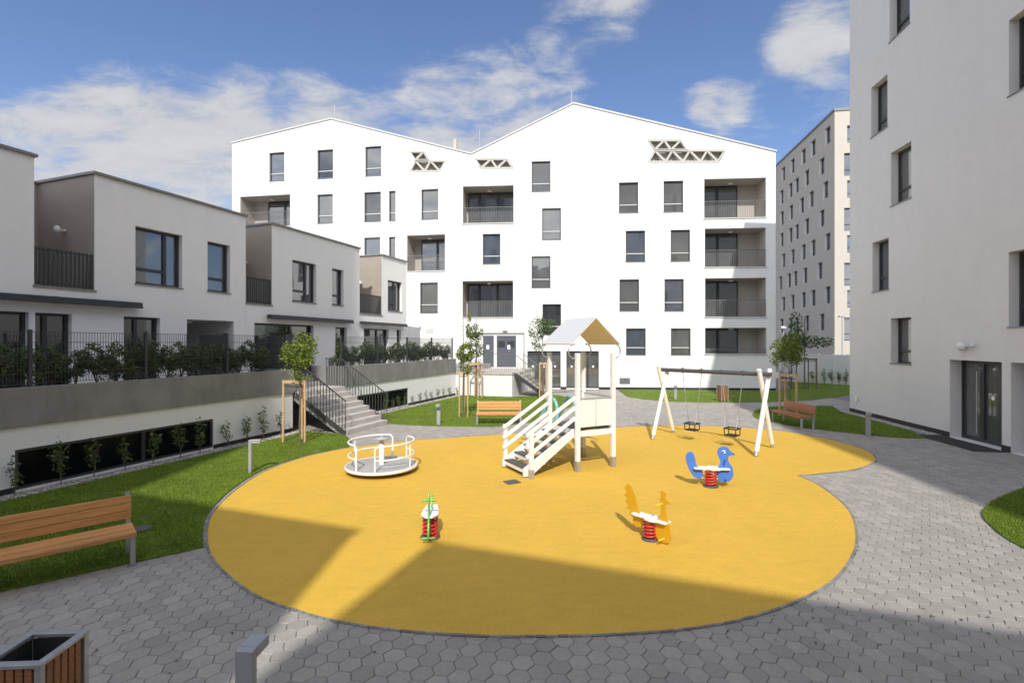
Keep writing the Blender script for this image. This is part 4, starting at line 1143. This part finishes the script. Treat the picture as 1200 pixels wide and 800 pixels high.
# ------------------------------------------------------------------ SWING SET
BL = Vector((4.77, 15.6, 2.11)); BR = Vector((6.81, 13.35, 2.11))
ax = (BR - BL); Ls = ax.length; rot = math.atan2(ax.y, ax.x); mid = (BL + BR)/2
sws = thing('swing_set', 'white legged swing set with dark beam and two toddler seats', 'swing', (mid.x, mid.y, RUB), rot)
MB().tube([(-Ls/2 - .17, 0, 2.09), (Ls/2 + .17, 0, 2.09)], .06, 14).build('beam', beamgrey, sws)
for sx in (-1, 1):
    for sy in (-1, 1):
        x = sx*Ls/2; o = -.063*sy
        foot = Vector((x + o, sy*.68, .12)); top = Vector((x + o, -sy*.20, 2.22)); 
        d = (top-foot).normalized(); l = MB().tube([foot, top], .06, 14).build('leg', white_w, sws)
        MB().tube([foot + d*.10, foot - d*.125], .048, 10).build('metal_foot', galv, l)
for tt in (.3166, .713):
    x = -Ls/2 + Ls*tt; zs = .31
    seat = MB()
    seat.box(x - .16, x + .16, -.15, .15, zs, zs + .035)
    seat.box(x - .17, x + .17, -.165, -.14, zs + .19, zs + .225); seat.box(x - .17, x + .17, .14, .165, zs + .19, zs + .225)
    seat.box(x - .185, x - .16, -.165, .165, zs + .19, zs + .225); seat.box(x + .16, x + .185, -.165, .165, zs + .19, zs + .225)
    for a in (-1, 1):
        for b in (-1, 1): seat.box(x + a*.16 - .012, x + a*.16 + .012, b*.14 - .012, b*.14 + .012, zs + .035, zs + .19)
    so = seat.build('toddler_seat', black_r, sws, .006)
    for a in (-1, 1):
        ch = MB(); ch.tube([(x + a*.30, 0, 2.03), (x + a*.17, 0, zs + .62)], .009, 6)
        for b in (-1, 1): ch.tube([(x + a*.17, 0, zs + .62), (x + a*.172, b*.15, zs + .22)], .008, 6)
        ch.build('chain', galv, so)
        hg = MB(); hg.tube([(x + a*.30, 0, 2.0), (x + a*.30, 0, 2.2)], .018, 8); hg.box(x + a*.30 - .03, x + a*.30 + .03, -.065, .065, 2.155, 2.17); hg.build('hanger', galv, so)

# ------------------------------------------------------------------ PLAYHOUSE TOWER
ph_rot = math.atan2(.463, .886); PC = Vector((1.67, 12.06, RUB))
hx_, hy_ = .51, .60
ph = thing('playhouse', 'white playhouse tower with gable roof, stairs and teal slide', 'playhouse', PC, ph_rot)
PT, PZ = 2.70, .95
for (sx, sy) in ((-1,-1),(1,-1),(1,1),(-1,1)):
    l = MB().box(sx*hx_ - .05, sx*hx_ + .05, sy*hy_ - .05, sy*hy_ + .05, .10, PT).build('post', white_w, ph, .012)
    MB().box(sx*hx_ - .053, sx*hx_ + .053, sy*hy_ - .053, sy*hy_ + .053, 0, .24).build('metal_foot', galv, l)
d = MB(); 
for k in range(6): y = -hy_ + .055 + k*(2*hy_-.11)/6; d.box(-hx_ + .055, hx_ - .055, y + .004, y + (2*hy_-.11)/6 - .004, PZ - .03, PZ + .01)
d.build('platform', darktread, ph)
b = MB()
for sy in (-1, 1): b.box(-hx_ + .051, hx_ - .051, sy*hy_ - .02, sy*hy_ + .02, PZ - .16, PZ - .035)
for sx in (-1, 1): b.box(sx*hx_ - .02, sx*hx_ + .02, -hy_ + .051, hy_ - .051, PZ - .16, PZ - .035)
b.build('platform_beam', white_w, ph)
# parapet panels: on the -y side and on the +x side
for (M, half) in ((Matrix.Translation((0, -hy_, 0)), hx_), (Matrix.Translation((hx_, 0, 0)) @ Matrix.Rotation(R(90), 4, 'Z'), hy_)):
    for a, b_ in ((-half + .06, -.012), (.012, half - .06)):
        MB(M).box(a, b_, -.012, .012, PZ + .05, PZ + .66).build('side_panel', white_p, ph)
    MB(M).tube([(-half + .05, 0, PZ + .70), (half - .05, 0, PZ + .70)], .017, 8).build('handrail', galv, ph)
g_ = MB(Matrix.Translation((0, hy_, 0)))
g_.tube([(-hx_+.05, 0, PZ+.75), (hx_-.05, 0, PZ+.75)], .017, 8); g_.tube([(-hx_+.05, 0, PZ+1.15), (-hx_+.3, 0, PZ+1.15)], .014, 8)
g_.build('handrail', galv, ph)
# roof: two panels, outside pale, inside tan; ridge runs along y
RE, RR_, hw, ry = 2.90, 3.52, .72, .62
for sx in (-1, 1):
    def pan(o0, o1):
        m = MB(); a = Vector((sx*hw, 0, RE)); c = Vector((0, 0, RR_)); n_ = Vector((sx*(RR_-RE), 0, hw)).normalized()
        q = [a + n_*o0, c + Vector((0,0,o0*1.3)), c + Vector((0,0,o1*1.3)), a + n_*o1]
        vs = [(p.x, y, p.z) for y in (-ry, ry) for p in q]
        m.add(vs, [(0,1,2,3),(7,6,5,4),(0,4,5,1),(1,5,6,2),(2,6,7,3),(3,7,4,0)]); return m
    po = pan(.0, .014).build('roof_panel', roofsheet, ph)
    pan(-.013, -.001).build('lining', tan_m, po)
for sx in (-1, 1):
    for sy in (-1, 1):
        pts = []
        for k in range(11):
            t = R(100 - 200*k/10)   # bulging outward
            pts.append((sx*(hx_ + .08 + .155*math.cos(t)), sy*(hy_ - .02), 2.74 + .165*math.sin(t)))
        pts = pts + [(sx*(hx_ + .0), sy*(hy_-.02), 2.575)]
        MB().tube(pts, .016, 8).build('roof_hoop', galv, ph)
# stairs on the -x side
sl = 1.28; sx0 = -hx_ - .05
ns = 5; stt = MB(); tr = MB()
ysw = .50
for k in range(ns):
    z = PZ*(k+1)/(ns+1)*1.0 + .02; x = sx0 - sl + sl*(k)/ns
    tr.box(x, x + .235, -ysw + .024, ysw - .024, z - .0, z + .022)
    stt.box(x + .01, x + .035, -ysw + .024, ysw - .024, z - .085, z - .001)
tr.build('treads', darktread, ph); stt.build('riser_boards', white_w, ph)
for sy in (-1, 1):
    m = MB(); y = sy*ysw
    q = [(sx0 - sl - .03, .03), (sx0 - sl + .16, .03), (sx0, PZ - .17), (sx0, PZ + .02), (sx0 - sl - .03, .20)]
    m.plate(q, y - .022, y + .022); m.build('stringer', white_w, ph)
    r_ = MB(); xb, xt = sx0 - sl + .10, sx0 + .0; yy = sy*.565
    slope = (PZ - .05)/sl
    for j in range(3):
        zb = .50 + j*.235; r_.bar((xb - .09, yy, zb - .05), (xt, yy, zb - .05 + slope*(xt-xb+.09)*.86), .028, .088, (0,0,1))
    r_.build('stair_railing', white_w, ph, .006)
    l = MB().box(xb - .045, xb + .045, sy*.625 - .045, sy*.625 + .045, .06, 1.0).build('stair_post', white_w, ph, .01)
    MB().box(xb - .048, xb + .048, sy*.625 - .048, sy*.625 + .048, 0, .2).build('metal_foot', galv, l)
# slide going down on the +y side
sld = MB(); 
pr_ = [(hy_ + .05, PZ + .02), (hy_ + .35, PZ - .05), (hy_ + 1.35, .32), (hy_ + 1.7, .22), (hy_ + 2.0, .2)]
for (a, b) in zip(pr_, pr_[1:]):
    sld.add([(-.25,a[0],a[1]),(.25,a[0],a[1]),(.25,b[0],b[1]),(-.25,b[0],b[1]),(-.25,a[0],a[1]-.03),(.25,a[0],a[1]-.03),(.25,b[0],b[1]-.03),(-.25,b[0],b[1]-.03)], [(0,1,2,3),(7,6,5,4),(0,4,5,1),(2,6,7,3),(0,3,7,4),(1,5,6,2)])
so = sld.build('slide', galv, ph)
for sx in (-1, 1):
    m = MB(); pts = [(sx*.28, hy_ + .02, PZ + .02)]
    for k in range(9):
        t = math.pi*k/8; pts.append((sx*.28, hy_ + .27 - .25*math.cos(t), PZ + .3 + .28*math.sin(t)))
    pts += [(sx*.28, hy_ + 1.35, .44), (sx*.28, hy_ + 2.0, .32)]
    m.tube(pts, .045, 8); m.build('slide_side', teal, so)
MB().box(-.03, .03, hy_ + 1.75, hy_ + 1.81, 0, .19).build('slide_leg', galv, so)
p = G(600, 565.5); cvr = MB(Matrix.Translation((p.x, p.y, RUB + .004)) @ Matrix.Rotation(ph_rot, 4, 'Z')); cvr.box(-.15, .15, -.13, .13, 0, .012)
tag(cvr.build('inspection_cover', ironm), 'dark square cover in the yellow rubber below the playhouse stairs', 'cover')

# ------------------------------------------------------------------ MERRY-GO-ROUND
mg = Vector((-2.99, 11.35, RUB)); rg = .79
mr_ = thing('merry_go_round', 'small steel playground merry-go-round with two curved white rails', 'merry-go-round', mg, 0)
MB().lathe([(rg - .02, .11), (rg, .115), (rg, .15), (rg - .02, .155), (.02, .157)], n=48).build('platform', steelplate, mr_)
MB().lathe([(rg + .004, .098), (rg + .02, .105), (rg + .02, .155), (rg + .004, .162), (rg - .012, .162), (rg - .012, .154)], n=48, cap=False).build('rim', white_p, mr_)
MB().lathe([(.25, 0), (.25, .09), (.1, .108)], n=20).build('hub', anth, mr_)
MB().lathe([(.06, .158), (.06, .66), (.045, .665), (.045, .74)], n=18).build('centre_post', white_p, mr_)
MB().lathe([(.04, .742), (.2, .75), (.2, .765), (.04, .775), (.02, .80), (.005, .81)], n=26).build('turning_disc', steelplate, mr_)
for a0, a1 in ((-86, 52), (84, 238)):
    rl = MB(); r_ = rg - .06
    arc = lambda z, i0, i1: [(r_*math.cos(R(t)), r_*math.sin(R(t)), z) for t in [i0 + (i1-i0)*k/16 for k in range(17)]]
    top = arc(.70, a0 + 5, a1 - 5); st_ = Vector((r_*math.cos(R(a0)), r_*math.sin(R(a0)), 0)); en_ = Vector((r_*math.cos(R(a1)), r_*math.sin(R(a1)), 0))
    rl.tube([st_ + Vector((0,0,.15)), st_ + Vector((0,0,.64))] + top + [en_ + Vector((0,0,.64)), en_ + Vector((0,0,.15))], .021, 10)
    rl.tube(arc(.40, a0, a1), .018, 8); m_ = (a0 + a1)/2
    q = Vector((r_*math.cos(R(m_)), r_*math.sin(R(m_)), 0)); rl.tube([q + Vector((0,0,.15)), q + Vector((0,0,.70))], .018, 8)
    rl.build('curved_rail', white_p, mr_)

# ------------------------------------------------------------------ SPRING RIDERS
def spring(t, r=.105, h=.30, turns=5.2):
    pts = []; n = int(turns*14)
    for k in range(n + 1):
        a = 2*math.pi*turns*k/n; pts.append((r*math.cos(a), r*math.sin(a), .03 + h*k/n))
    so = MB().tube(pts, .018, 7).build('spring', red_p, t)
    MB().lathe([(.15, 0), (.15, .02), (.06, .03)], n=20).build('base_plate', ironm, so)
    MB().box(-.09, .09, -.09, .09, h + .035, h + .055).build('top_plate', galv, so)
def sm2(pts, n=5): return [(p.x, p.y) for p in smooth_loop([Vector((a, b, 0)) for a, b in pts], n)]
def plate_bevel(mb, o): return o
def rider(label, loc, rot, colour, front, tail, seat, grips, gripm, eyes=None, hs=.30, zoff=0):
    t = thing('spring_rider', label, 'spring rider', (loc[0], loc[1], RUB), rot, 'spring riders on the yellow surface')
    spring(t, h=hs)
    f = MB().plate(front, -.012, .012).build('front_panel', colour, t, .005)
    if tail: MB().plate(tail, -.012, .012).build('tail_panel', colour, t, .005)
    z = hs + .062
    MB().prism(seat, z, z + .03).build('seat', white_p, t, .008)
    for (x, zz, half) in grips:
        MB().tube([(x, -half, zz), (x, half, zz)], .016, 8).build('grip' if zz > .35 else 'foot_bar', gripm, t)
    if eyes:
        ex, ez = eyes
        for s_ in (-1, 1):
            e = MB(Matrix.Translation((ex, s_*.0125, ez)) @ Matrix.Rotation(R(90), 4, 'X')).lathe([(.036, -.002), (.036, .002)], n=16).build('eye', eye_w, f)
            MB(Matrix.Translation((ex - .012, s_*.0155, ez - .008)) @ Matrix.Rotation(R(90), 4, 'X')).lathe([(.02, -.003), (.02, .003)], n=12).build('pupil', eye_b, f)
    return t
seat_bird = [(-.34,-.09),(-.26,-.11),(-.08,-.10),(0,-.16),(.14,-.15),(.2,-.10),(.36,-.09),(.36,.09),(.2,.10),(.14,.15),(0,.16),(-.08,.10),(-.26,.11),(-.34,.09)]
# blue bird: head to +x
bird_front = sm2([(.16,.13),(.25,.10),(.36,.12),(.44,.24),(.42,.40),(.35,.52),(.34,.60),(.37,.64),(.45,.655),(.47,.685),(.42,.715),(.38,.74),(.33,.81),(.24,.83),(.16,.79),(.13,.70),(.16,.60),(.19,.50),(.15,.40),(.12,.28)])
bird_tail = sm2([(-.18,.17),(-.28,.16),(-.37,.24),(-.45,.40),(-.49,.56),(-.47,.66),(-.41,.70),(-.35,.68),(-.31,.58),(-.28,.44),(-.20,.36),(-.15,.28)])
p = G(832.8, 570.5)
rider('blue bird shaped spring rider with white seat and red spring', (p.x, p.y), R(-8), blue_p, bird_front, bird_tail, seat_bird, [(.27,.56,.15),(.28,.16,.15)], blue_p, (.25,.72), .30)
# amber peacock/hen
hen_front = sm2([(.15,.05),(.25,.02),(.36,.05),(.41,.15),(.39,.30),(.335,.46),(.30,.62),(.31,.69),(.39,.71),(.40,.73),(.33,.765),(.30,.80),(.31,.87),(.26,.90),(.20,.87),(.22,.81),(.20,.74),(.22,.62),(.20,.48),(.12,.36),(.10,.18)])
hen_tail = sm2([(-.16,.18),(-.26,.14),(-.34,.16),(-.36,.22),(-.36,.30),(-.44,.32),(-.42,.40),(-.49,.42),(-.46,.50),(-.53,.53),(-.49,.60),(-.55,.65),(-.50,.71),(-.53,.78),(-.47,.86),(-.40,.84),(-.33,.72),(-.27,.56),(-.21,.40),(-.14,.28)], 4)
p = G(762, 632.5)
rider('amber hen shaped spring rider with feathered tail and white seat', (p.x, p.y), R(-50), amber_p, hen_front, hen_tail, seat_bird, [(.24,.68,.16),(.28,.10,.16)], yellow_p, None, .30).scale = (.86, .86, .86)
# green motorbike-like rider seen head on
gf = sm2([(.05,.30),(.14,.12),(.26,.06),(.33,.10),(.33,.20),(.27,.34),(.25,.46),(.27,.58),(.26,.68),(.22,.74),(.18,.70),(.19,.58),(.16,.46),(.08,.40)])
gt_ = sm2([(-.12,.30),(-.2,.28),(-.3,.34),(-.36,.46),(-.34,.54),(-.28,.52),(-.22,.42),(-.12,.38)])
seat_g = [(-.34,-.08),(-.1,-.12),(.12,-.13),(.24,-.05),(.24,.05),(.12,.13),(-.1,.12),(-.34,.08)]
p = G(504.3, 630)
rider('green spring rider seen head on with white seat and red spring', (p.x, p.y), R(-86), green_p, gf, gt_, seat_g, [(.235,.63,.10),(.30,.10,.10)], green_p, None, .30)

# ------------------------------------------------------------------ SMALL THINGS
m = MB(Matrix.Translation(RC) @ Matrix.Rotation(FB.rot, 4, 'Z')); m.box(ud0 - .35, ud1 + .25, -.85, -.06, .004, .02)
tag(m.build('doormat', matm), 'black doormat before the glass entrance of the right building', 'doormat')
p = G(166, 622.5); m = MB(Matrix.Translation((p.x, p.y, LZL))); m.lathe([(.14, 0), (.14, .03), (.125, .034), (.01, .03)], n=24)
tag(m.build('drain_cover', ironm), 'round iron drain cover in the lawn beside the foreground bench', 'cover')
rr = random.Random(77); m = MB()
for _ in range(90):
    q = G(rr.uniform(820, 1190), rr.uniform(600, 760)) if rr.random() < .7 else G(rr.uniform(20, 1100), rr.uniform(690, 795))
    if inside(q, yc): continue
    a = rr.uniform(0, 6.28); L_ = rr.uniform(.012, .028); W_ = L_*.5; ca, sa = math.cos(a), math.sin(a)
    m.add([(q.x+ca*x-sa*y, q.y+sa*x+ca*y, .011+z) for x, y, z in ((-L_,0,0),(0,-W_,.006),(L_,0,.003),(0,W_,.009))], [(0,1,2,3)])
struct(m.build('fallen_leaves', mat('dry_leaf', (.15, .085, .04), .8, .2, 9, isl=.4)), 'stuff')
# street lamps
def street_lamp(label, loc, h, style):
    t = thing('street_lamp', label, 'street lamp', loc, 0)
    MB().tube([(0,0,0),(0,0,h*.4),(0,0,h)], .07, 10, .04).build('pole', silver, t)
    if style: MB().box(-.32, .28, -.16, .16, h, h + .14).build('lamp_head', silver, t, .03)
    else:
        MB().lathe([(.05, h), (.3, h + .05), (.34, h + .16), (.2, h + .3), (.02, h + .36)], n=16).build('lamp_head', lampglass, t)
street_lamp('grey street lamp with flat head in front of the cream end wall', (387/FPX*48, 48, 0), 2.95 + 30*48/FPX, True)
street_lamp('white domed street lamp at the corner of the gabled building', (318/FPX*58, 58, 0), 2.95 + 16*58/FPX, False)
# boundary wall: white panels with posts
wA, wB = G(912, 446.2), G(1012, 452.8); wd = (wB - wA); wL = wd.length
bwt = thing('boundary_wall', 'white panelled boundary wall behind the right hand trees', 'wall', (wA.x, wA.y, 0), math.atan2(wd.y, wd.x))
n = 6
for k in range(n):
    a, b = wL*k/n, wL*(k+1)/n
    MB().box(a + .03, b - .03, 0, .14, 0, 2.1).build('wall_panel', plaster, bwt)
    MB().box(b - .029, b + .029, -.03, .17, 0, 2.16).build('wall_post', white_p, bwt)

# ------------------------------------------------------------------ BUILDINGS BEHIND THE CAMERA (they cast the foreground shade)
nd = Vector((.940, -.342, 0)); TE = math.tan(R(41))
def block(label, corner, xdir, L, D, H):
    "corner = left end of the courtyard side as seen from the camera's back, front along xdir"
    F_ = Frame(corner, xdir)
    t = thing('apartment_building', label, 'apartment building', (corner[0], corner[1], 0), F_.rot)
    holes, deps = [], []
    k = 0; z = 1.0
    while z + 2 < H:
        u = 1.2 + (k % 2)*.9
        while u + 1.3 < L - .5:
            holes.append(rect(u, u + 1.2, z, z + 1.7)); deps.append(.2); window(t, u, u + 1.2, z, z + 1.7, .2, g=glass); u += 3.1
        z += 3.0; k += 1
    w = MB(); sheet(w, [(0,-.1),(L,-.1),(L,H),(0,H)], holes, deps)
    w.add([(0,0,-.1),(0,0,H),(0,D,H),(0,D,-.1)], [(0,1,2,3)]); w.add([(L,0,-.1),(L,D,-.1),(L,D,H),(L,0,H)], [(0,1,2,3)]); w.add([(0,D,-.1),(0,D,H),(L,D,H),(L,D,-.1)], [(0,1,2,3)])
    w.build('wall', plaster_h, t); MB().box(-.05, L+.05, -.05, D+.05, H+.002, H+.15).build('roof', roof_m, t)
HBk = 14.0; sh = HBk/TE
cB = Vector((-2.44, 7.62 - sh, 0)); block('white block behind the viewpoint shading the left foreground', cB, -nd, 6.2, 8, HBk)
LC = 16.0; cC = Vector((-1.13, 7.12 - sh, 0)); block('long white block behind the viewpoint shading the foreground paving', cC + nd*LC, -nd, LC, 10, HBk)
block('tall white block behind the viewpoint at far left', Vector((-7.5, -14, 0)), Vector((-1, .0, 0)), 12, 10, 40.4)

# ------------------------------------------------------------------ SKY, SUN, CAMERA
W = bpy.data.worlds.new('World'); sc.world = W; W.use_nodes = True
nt = W.node_tree; L = nt.links; bg = nt.nodes['Background']; bg.inputs['Strength'].default_value = .132
sky = nt.nodes.new('ShaderNodeTexSky'); sky.sky_type = 'NISHITA'; sky.sun_disc = False
sky.sun_elevation = R(41); sky.sun_rotation = R(180); sky.air_density = 1.0; sky.dust_density = .6; sky.ozone_density = 2.2
tc = N(nt, 'ShaderNodeTexCoord'); sep = N(nt, 'ShaderNodeSeparateXYZ'); L.new(tc.outputs['Generated'], sep.inputs[0])
zz = N(nt, 'ShaderNodeMath', operation='MAXIMUM'); L.new(sep.outputs['Z'], zz.inputs[0]); zz.inputs[1].default_value = 0.0
za = N(nt, 'ShaderNodeMath', operation='ADD'); L.new(zz.outputs[0], za.inputs[0]); za.inputs[1].default_value = .16
dx = N(nt, 'ShaderNodeMath', operation='DIVIDE'); L.new(sep.outputs['X'], dx.inputs[0]); L.new(za.outputs[0], dx.inputs[1])
dy = N(nt, 'ShaderNodeMath', operation='DIVIDE'); L.new(sep.outputs['Y'], dy.inputs[0]); L.new(za.outputs[0], dy.inputs[1])
cv = N(nt, 'ShaderNodeCombineXYZ'); L.new(dx.outputs[0], cv.inputs['X']); L.new(dy.outputs[0], cv.inputs['Y'])
mp = N(nt, 'ShaderNodeMapping'); mp.inputs['Scale'].default_value = (.75, 1.15, 1); mp.inputs['Rotation'].default_value = (0, 0, R(18)); mp.inputs['Location'].default_value = (.6, 2.2, 0)
L.new(cv.outputs[0], mp.inputs['Vector'])
n1 = N(nt, 'ShaderNodeTexNoise', Scale=1.5, Detail=12.0, Roughness=.56, Distortion=.2); L.new(mp.outputs[0], n1.inputs['Vector'])
n2 = N(nt, 'ShaderNodeTexNoise', Scale=6.0, Detail=10.0, Roughness=.68, Distortion=.3); L.new(mp.outputs[0], n2.inputs['Vector'])
# cloud banks at fixed places of the sky: (direction, cosine of the radius, weight)
blobs = [((-120,150),.955,.42),((50,125),.975,.62),((190,135),.978,.62),((320,145),.984,.58),((440,135),.986,.80),((550,118),.990,.85),((630,112),.9945,.6),((150,190),.988,.25),
         ((690,30),.9945,.42),((610,18),.9965,.30),((760,2),.9965,.36),((955,40),.9955,.46),((915,58),.9972,.25),((842,124),.9978,.52),((812,116),.9988,.26),((878,122),.9988,.26),((965,172),.991,.28),((230,215),.995,.2),
         ((430,15),.986,-.5),((560,35),.993,-.35),((840,30),.992,-.4),((760,90),.992,-.35),((300,40),.985,-.45),((160,35),.990,-.7),((40,22),.988,-.8),((-60,20),.988,-.8),((900,105),.996,-.2),((230,30),.99,-.2)]
tot = None
for (x, y), lim, amp in blobs:
    d = ray(x, y).normalized()
    dp = N(nt, 'ShaderNodeVectorMath', operation='DOT_PRODUCT'); L.new(tc.outputs['Generated'], dp.inputs[0]); dp.inputs[1].default_value = d
    mr = N(nt, 'ShaderNodeMapRange', interpolation_type='SMOOTHSTEP'); mr.inputs['From Min'].default_value = lim; mr.inputs['From Max'].default_value = 1.0
    mr.inputs['To Min'].default_value = 0; mr.inputs['To Max'].default_value = amp
    L.new(dp.outputs['Value'], mr.inputs['Value'])
    if tot is None: tot = mr.outputs['Result']
    else:
        a = N(nt, 'ShaderNodeMath', operation='ADD'); L.new(tot, a.inputs[0]); L.new(mr.outputs['Result'], a.inputs[1]); tot = a.outputs[0]
cl = N(nt, 'ShaderNodeMath', operation='MINIMUM'); L.new(tot, cl.inputs[0]); cl.inputs[1].default_value = .78
tot = cl.outputs[0]
# unseen cloud cover added behind the viewpoint to whiten the light in the shade
back = N(nt, 'ShaderNodeMapRange', interpolation_type='SMOOTHSTEP'); L.new(sep.outputs['Y'], back.inputs['Value'])
back.inputs['From Min'].default_value = .45; back.inputs['From Max'].default_value = -.2; back.inputs['To Max'].default_value = .66
a = N(nt, 'ShaderNodeMath', operation='ADD'); L.new(tot, a.inputs[0]); L.new(back.outputs['Result'], a.inputs[1]); tot = a.outputs[0]
def madd(src, mul, add):
    q = N(nt, 'ShaderNodeMath', operation='MULTIPLY_ADD'); L.new(src, q.inputs[0]); q.inputs[1].default_value = mul; q.inputs[2].default_value = add; return q.outputs[0]
na = madd(n1.outputs['Fac'], 1.9, -.95); nb = madd(n2.outputs['Fac'], 1.7, -.85)
s1 = N(nt, 'ShaderNodeMath', operation='ADD'); L.new(na, s1.inputs[0]); L.new(nb, s1.inputs[1])
a = N(nt, 'ShaderNodeMath', operation='ADD'); L.new(s1.outputs[0], a.inputs[0]); L.new(tot, a.inputs[1])
cm = N(nt, 'ShaderNodeMapRange', interpolation_type='SMOOTHSTEP'); cm.inputs['From Min'].default_value = .08; cm.inputs['From Max'].default_value = .88
cm.inputs['To Max'].default_value = .92
L.new(a.outputs[0], cm.inputs['Value'])
mix = N(nt, 'ShaderNodeMix', data_type='RGBA'); L.new(cm.outputs['Result'], mix.inputs[0])
tint = N(nt, 'ShaderNodeMix', data_type='RGBA', blend_type='MULTIPLY'); tint.inputs[0].default_value = 1.0; L.new(sky.outputs[0], tint.inputs[6]); tint.inputs[7].default_value = (.76, .78, .89, 1)
L.new(tint.outputs[2], mix.inputs[6])
# unseen clouds on the sun's side are brightened to lift the ambient light
cb = N(nt, 'ShaderNodeMapRange'); L.new(sep.outputs['Y'], cb.inputs['Value']); cb.inputs['From Min'].default_value = .4; cb.inputs['From Max'].default_value = -.5
cb.inputs['To Min'].default_value = 1.0; cb.inputs['To Max'].default_value = 2.9
cs = N(nt, 'ShaderNodeVectorMath', operation='SCALE'); cs.inputs[0].default_value = (3.5, 3.5, 3.56); cvv = madd(n2.outputs['Fac'], .55, .74); cq = N(nt, 'ShaderNodeMath', operation='MULTIPLY'); L.new(cb.outputs[0], cq.inputs[0]); L.new(cvv, cq.inputs[1]); L.new(cq.outputs[0], cs.inputs['Scale']); L.new(cs.outputs[0], mix.inputs[7])
L.new(mix.outputs[2], bg.inputs['Color'])

sd = bpy.data.lights.new('sun', 'SUN'); sd.energy = 3.0; sd.angle = R(.55); sd.color = (1.0, .955, .88)
so = bpy.data.objects.new('sun', sd); C.objects.link(so); so.rotation_euler = (R(90 - 41), 0, 0)   # light travels +Y and down

cd = bpy.data.cameras.new('camera'); cam = bpy.data.objects.new('camera', cd); C.objects.link(cam)
cam.location = (0, 0, CAMH); cam.rotation_euler = (R(90), 0, 0)
cd.sensor_width = 36; cd.lens = 36*FPX/1200; cd.shift_y = (HY - 400)/1200; cd.clip_start = .05; cd.clip_end = 3000
sc.camera = cam
sc.view_settings.view_transform = 'Standard'; sc.view_settings.look = 'None'; sc.view_settings.gamma = 1; sc.view_settings.exposure = .46
sc.render.resolution_x = 1024; sc.render.resolution_y = 682
